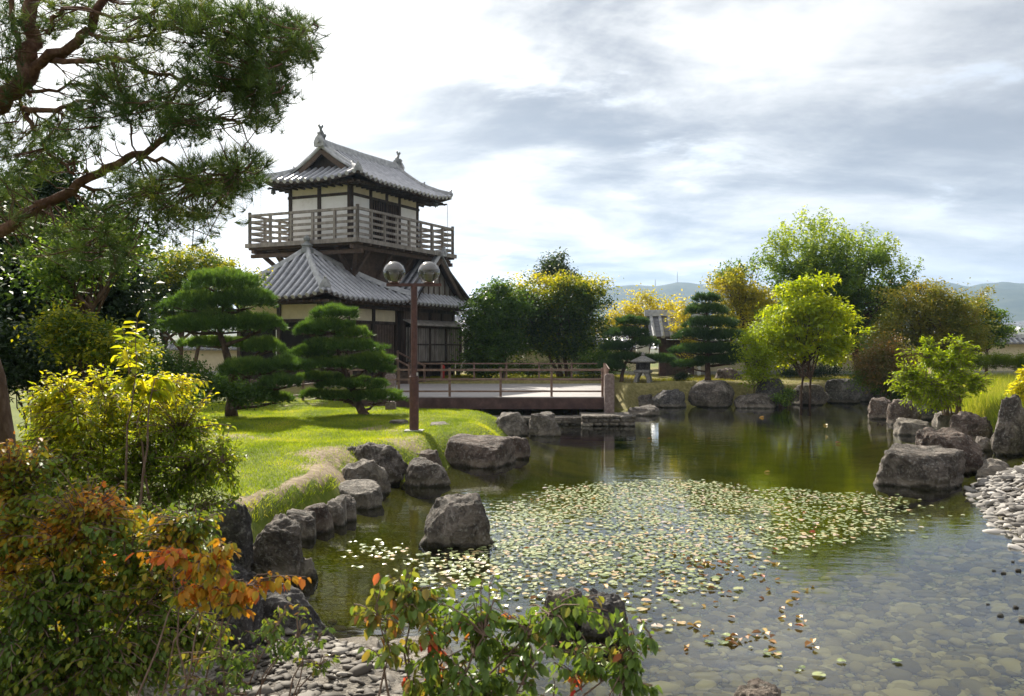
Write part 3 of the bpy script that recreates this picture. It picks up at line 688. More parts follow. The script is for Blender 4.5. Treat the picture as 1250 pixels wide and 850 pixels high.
flat('flat pale stone in the lawn beside the yellow bush',312,364,551,seed=301)
flat('flat pale stone in the lawn just right of the lamp post',522,552,518,seed=303)
flat('small flat stone in the lawn left of the lamp post',474,498,515,seed=307)

# right-hand group
G5='rocks on the right shore'
rock('largest foreground boulder of the right shore with a bumpy flat top',1067,1184,544,597,0,'rock',.75,.35,.7,sub=5,seed=401,rough=.17,group=G5)
rock('big ridged boulder directly behind the largest right-shore boulder',1119,1205,523,580,0,'rock_red',.6,.4,.8,sub=5,seed=405,taper=.15,group=G5)
rock('low pale rounded rock beside the pebble beach',1190,1242,560,586,0,'rock_pale',.3,.4,.8,seed=407,group=G5,taper=.4)
rock('low flat pale rock lying in the water left of the right shore',1090,1145,511,532,0,'rock_pale',.6,.25,.8,seed=409,group=G5)
rock('dark craggy rock behind the low flat pale rock',1083,1123,487,519,0,'rock_red',.5,.5,.8,seed=411,group=G5,taper=.3)
rock('leftmost rounded rock of the right shore',1059,1096,485,512,0,'rock_red',.5,.45,.8,seed=413,group=G5)
rock('upright dark rock standing in front of the tall grass',1117,1151,477,513,0,'rock_dark',.6,.5,.8,seed=415,group=G5)
rock('small pale block between the upright dark rock and the brown boulder',1139,1169,502,526,0,'rock_pale',.8,.35,.9,seed=417,group=G5)
rock('rounded brown boulder in front of the tall grass',1158,1212,502,541,0,'rock_red',.4,.5,.8,sub=5,seed=419,group=G5)
rock('small rock at the foot of the tall standing stone',1188,1214,533,551,0,'rock',.5,.4,.9,seed=421,group=G5)
rock('tall standing stone with a rounded head at the right edge',1207,1262,481,557,0,'rock',.5,.6,.7,sub=5,seed=423,taper=.35,group=G5)
# far bank
G6='rocks along the far bank'
far=[(755,793,473,495,'rock_dark','dark blocky rock beside the right end of the deck'),(762,779,464,476,'rock_dark','small dark rock in front of the stone lantern'),
 (776,800,481,496,'rock','small grey rock between two dark rocks near the deck'),(765,805,494,508,'rock','low flat rock in the water right of the deck corner'),
 (796,837,475,498,'rock_dark','dark rounded rock right of the stone lantern'),(839,898,464,498,'rock','peaked grey boulder below the conical pine'),
 (896,951,480,499,'rock','long low flat-topped rock on the far bank'),(920,961,460,497,'rock_dark','dark pointed boulder behind the long low rock'),
 (965,1010,467,495,'rock','rounded rock below the bright yellow tree'),(1006,1050,462,493,'rock_dark','dark rock right of the bright yellow tree trunk'),
 (1048,1082,464,491,'rock_dark','shaded rock below the red-brown bush'),(1076,1108,468,492,'rock_dark','rightmost shaded rock of the far bank')]
for i,(a,b,yt,yb,mt,lb) in enumerate(far):
    rock(lb,a,b,yt,yb,0,mt,.5,.4,.8,seed=500+i*13,group=G6,taper=.2 if i!=7 else .4,rough=.18)
rock('brown rounded boulder standing behind the conical pine',872,908,449,470,.75,'rock_red',.4,.5,.9,seed=700,d=39.5)
# stones on the near right shore
for i,(x,y,r_,c) in enumerate([(1221,752,7,'dark'),(1206,738,4,'pale'),(1240,742,6,'pale'),(1225,700,5,'pale'),(1243,697,6,'red'),(1236,686,4,'pale'),(1213,697,4,'dark'),(1248,757,9,'pale')]):
    lb=['dark round stone breaking the surface near the right edge','tiny pale stone left of the dark round stone','pale stone above the dark round stone','pale stone in a loose cluster in the right shallows','reddish stone in the loose cluster in the right shallows','smallest pale stone at the top of the shallows cluster','dark stone at the left of the shallows cluster','pale flat stone at the right edge beside the dark round stone'][i]
    r_*=.62; rock(lb,x-r_,x+r_,y-r_*.62,y+r_*.3,0,'rock_'+c,.3,.3,.9,seed=800+i,sub=3,sink=.04,name='small_stone',group='small stones in the right shallows')

# pebble beaches
bm=bmesh.new(); bmesh.ops.create_icosphere(bm,subdivisions=2,radius=1); BV=np.array([v.co[:] for v in bm.verts]); BF=np.array([[v.index for v in f.verts] for f in bm.faces]); bm.free()
def pebbles(name,label,P,size,mat,lift=.06,flat=.42):
    m_=len(P); zz=height(P[:,0],P[:,1]); q_=np.exp(RNG.normal(0,.32,m_))*size
    sc3=np.stack([q_*RNG.uniform(.9,1.6,m_),q_*RNG.uniform(.7,1.0,m_),q_*flat*RNG.uniform(.6,1.1,m_)],1); an=RNG.uniform(0,math.pi,m_)
    lump=np.array([[mnoise.noise(Vector((v[0]*1.5+s_*7,v[1]*1.5,v[2]*1.5))) for v in BV] for s_ in range(12)])[RNG.integers(0,12,m_)]
    V=BV[None]*sc3[:,None]*(1+.45*lump[...,None])
    V[...,2]+=V[...,0]*RNG.normal(size=(m_,1))*.22
    x=V[...,0]*np.cos(an)[:,None]-V[...,1]*np.sin(an)[:,None]; y=V[...,0]*np.sin(an)[:,None]+V[...,1]*np.cos(an)[:,None]
    V=np.stack([x+P[:,0:1],y+P[:,1:2],V[...,2]+zz[:,None]+RNG.uniform(.0,lift,(m_,1))],-1)
    F=(BF[None]+np.arange(m_)[:,None,None]*len(BV)).reshape(-1,3)
    return tagp(mesh_np(name,V.reshape(-1,3),F,mat,tone=np.full(len(F),.5),smooth=True),label,'pebbles',kind='stuff')
pm=leafmat('pebble',[(0,(.09,.082,.074)),(.5,(.20,.185,.17)),(.85,(.33,.31,.285)),(1,(.48,.45,.42))],trans=0,rough=.8,spec=.2,jitter=.95)
P=np.stack([RNG.uniform(5.0,11.5,9000),RNG.uniform(8.5,17.4,9000)],1); s=pond_sd(P[:,0],P[:,1]); P=P[(s>-.15)&(s<3.4)]
pebbles('pebble_beach','bank of grey flat pebbles sloping into the pond at the right',P,.056,pm)
pm2=leafmat('shore_gravel',[(0,(.045,.036,.028)),(.5,(.095,.08,.065)),(.85,(.18,.16,.135)),(1,(.34,.31,.27))],trans=0,rough=.75,spec=.3,jitter=.95)
P=np.stack([RNG.uniform(-2.6,1.6,3600),RNG.uniform(4.0,8.0,3600)],1); s=pond_sd(P[:,0],P[:,1]); P=P[(s>-.12)&(P[:,0]>-2.5+.1*P[:,1])]
pebbles('shore_pebbles','strip of pale pebbles along the near shore between the flat stones',P,.033,pm2,.02)

# ------------------------------------------------------------------ the deck
ZD=.75
dk=thing('viewing_deck','wide wooden viewing deck on dark beams over the pond with a stone corner post','deck',(-1.5,33,0))
fl=[(-5.0,28.0),(2.95,28.0),(3.95,39.6),(-4.4,39.6)]
mb=MB(); nb_=46
for i in range(nb_):      # boards across the deck with real gaps
    t0=i/nb_; t1=(i+1)/nb_-.0006
    q=lambda a,b,t:(a[0]+(b[0]-a[0])*t,a[1]+(b[1]-a[1])*t)
    mb.prism([q(fl[0],fl[3],t0),q(fl[1],fl[2],t0),q(fl[1],fl[2],t1),q(fl[0],fl[3],t1)],ZD-.06,ZD)
mb.obj('deck_boards',M['deck_wood'],dk)
mb=MB(); mb.box(-5.0,2.95,27.92,28.0,ZD-.36,ZD-.03); mb.bar((2.99,28,ZD-.2),(3.99,39.6,ZD-.2),.08,.33); mb.obj('fascia',M['fascia'],dk)
for x in (-4.6,-2.9,-1.2,.5,2.2):
    MB().box(x-.1,x+.1,28.2,39.4,ZD-.34,ZD-.065).obj('beam',M['wood_dark'],dk)
    MB().box(x-.11,x+.11,29.2,29.42,-.6,ZD-.345).obj('pile',M['wood_dark'],dk)
    MB().box(x-.11,x+.11,33.2,33.42,-.6,ZD-.345).obj('pile',M['wood_dark'],dk)
mb=MB(); mb.box(2.72,3.00,27.60,27.88,.28,1.40); mb.box(2.75,2.97,27.63,27.85,1.40,1.435); mb.obj('corner_post',M['granite_pink'],dk)
def railing(label,a,b,n,group='railings round the deck',zt=ZD,h=.82,lo=None):
    a=Vector(a); b=Vector(b); t=thing('deck_railing',label,'railing',a.lerp(b,.5),group=group)
    for i in range(n+1):
        p=a.lerp(b,i/n); up=(b-a).normalized()
        MB().box(p.x-.035,p.x+.035,p.y-.035,p.y+.035,p.z-.04,p.z+h+.04).obj('post',M['rail_brown'],t)
    for (z,wd) in ((h-.02,.055),(h*.62,.05),(.16,.05)):
        for s in ((-1,) if True else ()):
            o=Vector((0,-.045,z)) if abs((b-a).x)>abs((b-a).y) else Vector((.045,0,z))
            MB().bar(a+o,b+o,wd,wd).obj('rail',M['rail_brown'],t)
    return t
railing('low brown metal railing along the front edge of the deck',(-4.9,28.12,ZD),(2.7,28.12,ZD),5)
railing('low brown metal railing along the back edge of the deck',(-4.3,39.4,ZD),(3.85,39.4,ZD),6)
railing('short brown metal railing running back along the right end of the deck',(2.86,28.3,ZD),(3.84,39.4,ZD),6)
# stone wall and corner footing below the deck
def stonewall(name,label,x0,x1,y0,y1,z0,z1,seed,cell=(.38,.2),mat='rock_pale',cat='stone wall'):
    rs=random.Random(seed); b=bmesh.new(); z=z0
    while z<z1-.03:
        hh=min(z1-z,cell[1]*rs.uniform(.7,1.2)); 
        for axis_,(p0,p1,qq,sg) in (('x',(x0,x1,y0,-1)),('y',(y0,y1,x1,1))):
            p=p0
            while p<p1-.02:
                wd=min(p1-p,cell[0]*rs.uniform(.6,1.4)); pr=rs.uniform(0,.12)
                r_=bmesh.ops.create_cube(b,size=1)
                for v in r_['verts']:
                    jx=rs.uniform(-.012,.012); 
                    if axis_=='x': v.co=Vector((p+wd*(.5+v.co.x*.86)+jx, qq+.15+v.co.y*(.3+pr), z+hh*(.5+v.co.z*.80)+jx))
                    else: v.co=Vector((qq-.15+v.co.x*(.3+pr), p+wd*(.5+v.co.y*.95)+jx, z+hh*(.5+v.co.z*.92)+jx))
                p+=wd
        z+=hh
    r_=bmesh.ops.create_cube(b,size=1)
    for v in r_['verts']: v.co=Vector(((x0+x1)/2+v.co.x*(x1-x0-.1),(y0+y1)/2+.05+v.co.y*(y1-y0-.1),(z0+z1)/2-.03+v.co.z*(z1-z0)))
    bmesh.ops.bevel(b,geom=b.edges[:],offset=.014,segments=1,affect='EDGES')
    me=bpy.data.meshes.new(name); b.to_mesh(me); b.free(); o=link_mesh(name,me,M[mat]); recentre(o); return tagp(o,label,cat)
stonewall('stone_footing','low piled stone wall in the water under the front of the deck',-1.6,2.1,27.0,27.9,-.4,.24,5,cell=(.26,.095))
stonewall('stone_footing','stepped stone footing carrying the corner post of the deck',1.95,3.45,26.5,27.95,-.4,.32,9,cell=(.26,.10))
# approach ramp and its railing, left of the deck
def ramp_mesh():
    a=[(-7.6,27.6),(-4.95,29.4),(-4.95,31.2),(-8.2,29.2)]
    m_=MB(); m_.v=[(a[0][0],a[0][1],.50),(a[1][0],a[1][1],.76),(a[2][0],a[2][1],.76),(a[3][0],a[3][1],.50)]
    m_.v+=[(x,y,.2) for x,y,_ in m_.v]; m_.f=[(0,1,2,3),(7,6,5,4),(0,4,5,1),(1,5,6,2),(2,6,7,3),(3,7,4,0)]; return m_
o=ramp_mesh().obj('garden_path',M['paving']); tagp(o,kind='structure')
railing('brown metal railing rising beside the paved ramp behind the small pine',(-7.6,27.5,.5),(-5.0,29.3,.76),4,group=None,h=.75)
# boundary posts by the deck steps
for i,(px_,py0,py1,d_,lb) in enumerate([(477,458,478,30.5,'squat granite post behind the left end of the deck'),(477,492,509,25.0,'short granite post on the lawn below the deck corner')]):
    a=at(px_,py1,d_); b=at(px_,py0,d_); wd=.13 if i else .16
    o=MB().box(a.x-wd,a.x+wd,a.y-wd,a.y+wd,a.z-.15,b.z).box(a.x-wd*.8,a.x+wd*.8,a.y-wd*.8,a.y+wd*.8,b.z,b.z+.04).obj('stone_post',M['granite_pink']); recentre(o); tagp(o,lb,'post')

# ------------------------------------------------------------------ lamp post
LP=gz(505.5,527,.50); zl=.50
lp=thing('street_lamp','reddish brown lamp post with two clear globe lamps on a crossbar','street lamp',(LP.x,LP.y,zl))
x,y=LP.x,LP.y; zc=HC+(CY-348)/FPX*y
MB().box(x-.19,x+.19,y-.19,y+.19,zl-.05,zl+.035).obj('footing',M['concrete'],lp)
MB().tube([(x,y,zl+.035),(x,y,zl+1.12),(x,y,zl+1.13),(x,y,zl+1.19)],[.095,.095,.085,.068],20).obj('pole',M['rust_metal'],lp,smooth=False)
MB().tube([(x,y,zl+1.19),(x,y,zc-.02)],[.068,.066],20).obj('pole',M['rust_metal'],lp)
MB().box(x+.055,x+.085,y-.07,y-.02,zl+1.14,zl+1.20).obj('clamp',M['aluminium'],lp)
MB().bar((x-.56,y,zc),(x+.56,y,zc),.10,.06).obj('crossbar',M['rust_metal'],lp)
m,nt,out=newmat('globe_glass')
gl=N(nt,'ShaderNodeBsdfGlossy',Roughness=.12); gl.inputs['Color'].default_value=(.6,.6,.6,1); trn=N(nt,'ShaderNodeBsdfTransparent'); trn.inputs[0].default_value=(.66,.65,.64,1)
lw=N(nt,'ShaderNodeLayerWeight',Blend=.35); mx=N(nt,'ShaderNodeMixShader'); L(nt,mapr(nt,lw.outputs['Facing'],0,1,.06,.6),mx.inputs[0]); L(nt,trn.outputs[0],mx.inputs[1]); L(nt,gl.outputs[0],mx.inputs[2]); L(nt,mx.outputs[0],out.inputs[0])
M['globe']=m
M['frost']=basic('frost',[(0,(.26,.25,.24)),(1,(.38,.365,.35))],scale=5,rough=.3,spec=.5)
for sx in (-.405,.30):
    c=(x+sx,y,zc+.255); r_=.225
    g=MB().lathe([(r_*math.sin(t),-r_*math.cos(t)) for t in np.linspace(.25,math.pi-.02,22)],c,28).obj('globe',M['globe'],lp,smooth=True)
    MB().lathe([(r_*.93*math.sin(t),-r_*.93*math.cos(t)) for t in np.linspace(math.pi*.56,math.pi-.02,10)],c,26).obj('reflector',M['frost'],g,smooth=True)
    MB().lathe([(.055,-.20),(.075,-.12),(.10,-.04),(.10,.0),(.05,.05),(.03,.10)],c,16).obj('lamp_housing',M['aluminium'],g,smooth=True)
    MB().lathe([(.085,-.235),(.10,-.225),(.10,-.20),(.07,-.19)],c,18).obj('collar',M['rust_metal'],g)

# ------------------------------------------------------------------ stone lantern on the far bank
Lc=at(785,470,38.0); z0=hz_(Lc.x,Lc.y)-.02; ln=thing('stone_lantern','low weathered stone lantern with a broad cap on curved legs','stone lantern',(Lc.x,Lc.y,z0))
k=.034
for a in range(4):
    t=a*math.pi/2+.5; r0=.30
    MB().tube([(Lc.x+r0*1.25*math.cos(t),Lc.y+r0*1.25*math.sin(t),z0),(Lc.x+r0*1.15*math.cos(t),Lc.y+r0*1.15*math.sin(t),z0+.2),(Lc.x+r0*.7*math.cos(t),Lc.y+r0*.7*math.sin(t),z0+.42)],[.085,.075,.11],6).obj('leg',M['granite'],ln)
MB().lathe([(.34,.40),(.38,.44),(.38,.50),(.30,.54)],(Lc.x,Lc.y,z0),6).obj('platform',M['granite'],ln)
mb=MB()
for a in range(6):
    t=a*math.pi/3; mb.bar((Lc.x+.24*math.cos(t),Lc.y+.24*math.sin(t),z0+.54),(Lc.x+.24*math.cos(t),Lc.y+.24*math.sin(t),z0+.84),.09,.09)
mb.lathe([(.16,.55),(.16,.83)],(Lc.x,Lc.y,z0),6); mb.obj('fire_box',M['rock_dark'],ln)
MB().lathe([(.50,.84),(.52,.88),(.34,.98),(.16,1.06),(.12,1.09)],(Lc.x,Lc.y,z0),6).obj('cap',M['granite'],ln)
MB().lathe([(.07,1.09),(.09,1.13),(.08,1.18),(.02,1.23)],(Lc.x,Lc.y,z0),10).obj('finial',M['granite'],ln)

# ------------------------------------------------------------------ roofs: tiled slopes with real ribs
def roof_face(flat,rib,O,S_,T_,Ln,T,tmax,zf,sp=.33,r=.075,step=.3,under=None,th=.12,drop=.035):
    O=np.array(O,float); S_=np.array(S_,float); T_=np.array(T_,float)
    n=max(2,int(round(Ln/sp))); ss=[i*Ln/n for i in range(n+1)]
    def P(s,t,dz=0): q=O+S_*s+T_*t; return (q[0],q[1],zf(s,t)+dz)
    for i in range(n):
        a,b=ss[i],ss[i+1]; mid=(a+b)/2
        ta,tb=tmax(a+1e-5 if a<mid else a),tmax(b-1e-5)
        m_=max(1,int(math.ceil(max(ta,tb)/step)))
        for j in range(m_):
            f0,f1=j/m_,(j+1)/m_
            k=len(flat.v); flat.v += [P(a,ta*f0,.012),P(b,tb*f0,.012),P(b,tb*f1,-.012),P(a,ta*f1,-.012)]; flat.f.append((k,k+1,k+2,k+3))
            k=len(flat.v); flat.v += [P(a,ta*f0,-.014),P(b,tb*f0,-.014),P(b,tb*f0,.012),P(a,ta*f0,.012)]; flat.f.append((k,k+1,k+2,k+3))
        if under is not None:
            for j in range(2):
                f0,f1=j/2,(j+1)/2; k=len(under.v)
                under.v += [P(a,ta*f0,-th),P(b,tb*f0,-th),P(b,tb*f1,-th),P(a,ta*f1,-th)]; under.f.append((k+3,k+2,k+1,k))
            k=len(under.v); under.v += [P(a,0,-th),P(b,0,-th),P(b,0,-.02),P(a,0,-.02)]; under.f.append((k,k+1,k+2,k+3))
        # one rib up the middle of each bay
        t1=tmax(mid)
        if t1<.12: continue
        q=max(2,int(t1/.3)); pts=[P(mid,-.03+(t1+.03)*j/q,.018) for j in range(q+1)]
        rib.tube(pts,r,7)
        rib.tube([P(mid,-.05,.012),P(mid,-.028,.012)],r*1.18,8)
def ridge_run(mb,pts,w=.2,h=.24): mb.sweep(pts,w,h,base=.0)
def oni(mb,p,dirn,s=1.0):
    """ridge-end tile: thick shield with a round boss and horn"""
    p=Vector(p); d=Vector((dirn[0],dirn[1],0)).normalized(); a=Vector((-d.y,d.x,0))
    b=len(mb.v); pr=[(-.2,-.06),(-.22,.1),(-.14,.26),(-.05,.36),(.05,.36),(.14,.26),(.22,.1),(.2,-.06)]
    for k in (0,.12):
        for (u_,z_) in pr: mb.v.append(tuple(p+d*k*s+a*u_*s+Vector((0,0,z_*s))))
    n=len(pr); mb.f.append(tuple(b+i for i in range(n-1,-1,-1))); mb.f.append(tuple(b+n+i for i in range(n)))
    for i in range(n): j=(i+1)%n; mb.f.append((b+i,b+j,b+n+j,b+n+i))
    mb.tube([p+d*.1*s+Vector((0,0,.13*s)),p+d*.2*s+Vector((0,0,.13*s))],.09*s,10)
    mb.tube([p+d*.02*s+Vector((0,0,.34*s)),p+d*.14*s+Vector((0,0,.44*s))],.05*s,8)
# ------------------------------------------------------------------ the watch tower (local frame: x = u along the right face, y = v along the left face)
THETA=math.atan2(.9006,.4346)
TN=(-6.71,34.0,.8)
tw=thing('castle_tower','white and dark timber watchtower with tiled roofs and a railed balcony behind the pines','tower',TN,THETA,off=(0,0,.8))
WT,WD,WG=M['plaster'],M['wood_dark'],M['wood_grey']
def lbox(name,mat,*a,parent=tw): return MB().box(*a).obj(name,mat,parent)
ZE=4.10                                   # lower eave (world z)
# -- front pavilion roof: apex (2.1,2.5,6.0)
AU,AV,AZ=2.1,2.5,6.02; PU,PV=6.3,5.2
kk=(AZ-ZE)/AV
def upf(s,Ln,n): e=max(0,1-min(s,Ln-s)/n); return .22*e*e
fl_=MB(); rb=MB(); un=MB()
def zA(s,t): f=t/AV; return ZE+(AZ-ZE)*(.82*f+.18*f*f)+upf(s,PU,1.7)*(1-f)
roof_face(fl_,rb,(0,0),(1,0),(0,1),PU,AV,lambda s:AV*max(0,min(s/AU,(PU-s)/(PU-AU),1)),zA,under=un)
def zB(s,t): f=t/AU; return ZE+(AZ-ZE)*(.82*f+.18*f*f)+upf(s,PV,1.7)*(1-f)
roof_face(fl_,rb,(0,0),(0,1),(1,0),PV,AU,lambda s:AU*max(0,min(s/AV,(PV-s)/(PV-AV),1)),zB,under=un)
def zC(s,t): f=t/(PV-AV); return ZE+(AZ-ZE)*(.82*f+.18*f*f)
roof_face(fl_,rb,(0,PV),(1,0),(0,-1),PU,PV-AV,lambda s:(PV-AV)*max(0,min(s/AU,(PU-s)/(PU-AU),1)),zC,under=un)
r1=fl_.obj('roof',M['tile_flat'],tw); rb.obj('rib_tiles',M['tile'],r1,smooth=False); un.obj('soffit',M['wood_dark'],r1)
def hipline(p,q,zfun,n=8): return [(p[0]+(q[0]-p[0])*i/n,p[1]+(q[1]-p[1])*i/n,zfun(i/n)) for i in range(n+1)]
zh=lambda f:ZE+(AZ-ZE)*(.82*f+.18*f*f)+.22*(1-f)**3
mb=MB()
ridge_run(mb,hipline((.12,.14),(AU,AV),lambda f:zh(f)+.0),.24,.25)
ridge_run(mb,hipline((PU-.05,.05),(AU,AV),lambda f:zh(f)+.0),.22,.22)
ridge_run(mb,hipline((.12,PV-.1),(AU,AV),lambda f:zh(f)),.22,.22)
oni(mb,(.18,.2,zh(0)+.05),(-.64,-.76),1.0); oni(mb,(PU-.1,.1,zh(0)+.02),(.8,-.5),.8)
mb.obj('hip_ridge',M['tile_ridge'],r1)
mb=MB(); mb.lathe([(.26,-.1),(.26,.05),(.19,.10),(.19,.18),(.24,.2),(.20,.26),(.11,.30),(.08,.36),(.13,.42),(.14,.49),(.09,.55),(.015,.63)],(AU,AV,AZ),14)
mb.obj('roof_finial',M['tile_old'],r1,smooth=False)
# -- rear wing: hip-and-gable roof, gable towards the right
RU0,RU1,RV1=6.05,11.35,6.2; HW=(RU1-RU0)/2; RM=(RU0+RU1)/2; SL=.84; GV=.58
fl_=MB(); rb=MB(); un=MB()
zR=lambda s,t: ZE+SL*t*(.88+.12*t/HW)
def zRs(s,t): return zR(s,t)+.18*max(0,1-min(s,RU1-RU0-s)/1.4)**2*max(0,1-t/1.0)*(1 if s>HW else .0)
roof_face(fl_,rb,(RU0,0),(1,0),(0,1),RU1-RU0,GV,lambda s:max(0,min(s,RU1-RU0-s,GV)),zRs,under=un)     # skirt below the gable
def tml(s): return HW if s>GV-.35 else max(0,min(s,HW))
roof_face(fl_,rb,(RU1,0),(0,1),(-1,0),RV1,HW,tml,lambda s,t: zR(0,t)+.18*max(0,1-s/1.4)**2*max(0,1-t),under=un)
roof_face(fl_,rb,(RU0,0),(0,1),(1,0),RV1,HW,tml,lambda s,t: zR(0,t),under=un)
r2=fl_.obj('roof',M['tile_flat'],tw); rb.obj('rib_tiles',M['tile'],r2); un.obj('soffit',M['wood_dark'],r2)
zt=ZE+SL*HW
mb=MB(); ridge_run(mb,[(RM,GV-.45,zt-.02),(RM,3.0,zt-.02),(RM,RV1,zt-.02)],.24,.26); oni(mb,(RM,GV-.42,zt+.0),(0,-1),.85)
for sgn,ue in ((1,RU1),(-1,RU0)):
    ridge_run(mb,[(RM+sgn*.1,GV-.28,zt-.06),(RM+sgn*HW*.55,GV-.28,zR(0,HW*.45)+.0),(RM+sgn*(HW-.6),GV-.28,zR(0,.6)+.02)],.2,.14)
    ridge_run(mb,[(ue-sgn*.1,.1,ZE+.17),(ue-sgn*.3,.3,zR(0,.3)+.03),(ue-sgn*.6,.58,zR(0,.6))],.2,.2)
oni(mb,(RU1-.12,.14,ZE+.16),(.7,-.7),.8)
mb.obj('ridge_tiles',M['tile_ridge'],r2)
# gable wall and bargeboards
mb=MB(); z0=ZE+SL*GV*.9; mb.v=[(RM-(HW-GV)-.05,GV+.06,z0),(RM+(HW-GV)+.05,GV+.06,z0),(RM,GV+.06,zt-.1),(RM-(HW-GV)-.05,GV+.16,z0),(RM+(HW-GV)+.05,GV+.16,z0),(RM,GV+.16,zt-.1)]
mb.f=[(0,1,2),(5,4,3),(0,3,4,1),(1,4,5,2),(2,5,3,0)]; mb.obj('gable_wall',M['wood_grey'],tw)
mb=MB()
for sgn in (1,-1):
    for i in range(6):
        a=i/6; b=(i+1)/6; f=lambda q:(RM+sgn*(HW-.5)*q,GV-.30,zt-.20-(zt-ZE-SL*.5-.0)*q)
        mb.bar(f(a),f(b),.07,.20)
for i in range(9):
    u_=RM-(HW-GV)+.18+i*((HW-GV)*2-.36)/8; hgt=(1-abs(u_-RM)/(HW-GV))*(zt-z0)-.15
    if hgt>.1: mb.box(u_-.025,u_+.025,GV+.01,GV+.05,z0,z0+hgt)
mb.obj('bargeboard',M['wood_bracket'],tw)

# -- lower walls
WU,WV=.95,.95; zb=1.35; zt_=3.98
# cores set back, dark inside
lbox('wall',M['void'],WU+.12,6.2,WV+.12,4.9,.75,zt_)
def wall_posts(axis_,a0,a1,fix,zs,ze,n,w=.17,sgn=-1,mat=WD,name='post'):
    for i in range(n+1):
        p=a0+(a1-a0)*i/n
        if axis_=='u': lbox(name,mat,p-w/2,p+w/2,fix-.04,fix+.12,zs,ze)
        else: lbox(name,mat,fix-.04,fix+.12,p-w/2,p+w/2,zs,ze)
# right face (along u at v=WV)
wall_posts('u',WU,6.15,WV,.75,zt_,3)
lbox('plaster_band',M['cream'],WU+.1,6.1,WV+.02,WV+.10,3.30,3.86)
lbox('beam',WD,WU,6.15,WV-.02,WV+.115,3.18,3.30); lbox('beam',WD,WU,6.15,WV-.03,WV+.115,3.86,zt_); lbox('beam',WD,WU,6.15,WV-.02,WV+.115,1.30,1.42)
for i in range(3):                       # board doors and openings
    a=WU+.1+i*1.73; d_=lbox('sliding_door',M['wood_bracket'],a+.05,a+1.5,WV+.04,WV+.10,1.42,3.17)
    for k in range(7): MB().box(a+.15+k*.2,a+.17+k*.2,WV+.025,WV+.039,1.45,3.14).obj('batten',WD,d_)
lbox('skirting_boards',WD,WU,6.15,WV+.02,WV+.10,.75,1.30)
# left face (along v at u=WU)
wall_posts('v',WV,4.9,WU,.75,zt_,2)
lbox('plaster_band',M['cream'],WU+.02,WU+.10,WV+.1,4.85,3.30,3.86)
lbox('beam',WD,WU-.02,WU+.115,WV,4.9,3.18,3.30); lbox('beam',WD,WU-.03,WU+.115,WV,4.9,3.86,zt_); lbox('beam',WD,WU-.02,WU+.115,WV,4.9,1.30,1.42)
lbox('window_opening',M['void'],WU+.05,WU+.10,WV+.12,4.8,1.42,3.17)
lbox('shutter',WT,WU+.0,WU+.05,3.02,3.08,1.7,2.9)
lbox('skirting_boards',WD,WU+.02,WU+.10,WV,4.9,.75,1.30)
# rear wing walls
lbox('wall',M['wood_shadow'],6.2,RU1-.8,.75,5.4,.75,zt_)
lbox('upper_boards',M['wood_bracket'],6.2,RU1-.75,.66,.745,3.42,3.86)
for i in range(5): p=6.25+i*(RU1-.85-6.25)/4; lbox('post',WD,p-.08,p+.08,.60,.74,.75,zt_)
lbox('beam',WD,6.2,RU1-.75,.62,.745,3.88,zt_); 
# projecting lattice bay with its lean-to roof
b0,b1,bv=6.35,10.55,.28
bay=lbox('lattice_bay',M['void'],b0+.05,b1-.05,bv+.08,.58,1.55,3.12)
mb=MB()
nb2=22
for i in range(nb2+1):
    p=b0+(b1-b0)*i/nb2; mb.box(p-.045,p+.045,bv,bv+.06,1.62,3.08)
for i in range(3): p=bv+i*.14; mb.box(b0,b0+.05,p,p+.06,1.62,3.08); mb.box(b1-.05,b1,p,p+.06,1.62,3.08)
mb.obj('lattice_bars',M['wood_grey'],bay)
mb=MB(); mb.box(b0-.06,b1+.06,bv-.03,.60,1.45,1.60); mb.box(b0-.06,b1+.06,bv-.03,bv+.08,3.05,3.18); mb.box(b0-.03,b1+.03,bv-.02,bv+.075,2.32,2.38)
for p in (b0,b0+1.4,b0+2.8,b1): mb.box(p-.06,p+.06,bv-.04,bv+.075,1.55,3.1)
mb.obj('bay_frame',WD,bay)
mb=MB(); mb.v=[(b0-.25,bv-.22,3.20),(b1+.25,bv-.22,3.20),(b1+.25,.6,3.42),(b0-.25,.6,3.42),(b0-.25,bv-.22,3.15),(b1+.25,bv-.22,3.15),(b1+.25,.6,3.37),(b0-.25,.6,3.37)]
mb.f=[(0,1,2,3),(7,6,5,4),(0,4,5,1),(1,5,6,2),(2,6,7,3),(3,7,4,0)]; mb.obj('bay_roof',M['wood_grey'],bay)
for p in (b0+.1,b0+1.45,b0+2.8,b1-.1): lbox('stilt',WD,p-.08,p+.08,bv,bv+.15,.75,1.45)
# stairs with a handrail up to the door
mb=MB()
for i in range(5): mb.box(4.7+.0,5.8,WV-.25-.25*i-.25,WV-.25*i-.25,.75,1.30-.11*i)
mb.obj('step',M['wood_bracket'],tw)
mb=MB()
for uu in (4.65,5.85):
    mb.bar((uu,WV-.2,2.05),(uu,WV-1.6,1.45),.06,.06); mb.bar((uu,WV-.25,1.3),(uu,WV-.25,2.1),.07,.07); mb.bar((uu,WV-1.55,.75),(uu,WV-1.55,1.5),.07,.07)
mb.obj('handrail',M['rail_brown'],tw)
# rafters under the lower eaves
mb=MB()
for i in range(30): p=.2+i*.36; 
for i in range(30):
    p=.25+i*.36
    if p<10.9: mb.box(p-.035,p+.035,.08,WV,ZE-.20,ZE-.125)
for i in range(14): p=.4+i*.35; mb.box(.08,WU,p-.035,p+.035,ZE-.20,ZE-.125)
mb.obj('rafters',M['wood_bracket'],tw)
lbox('eave_beam',WD,.5,RU1-.4,WV-.35,WV-.2,ZE-.34,ZE-.21)

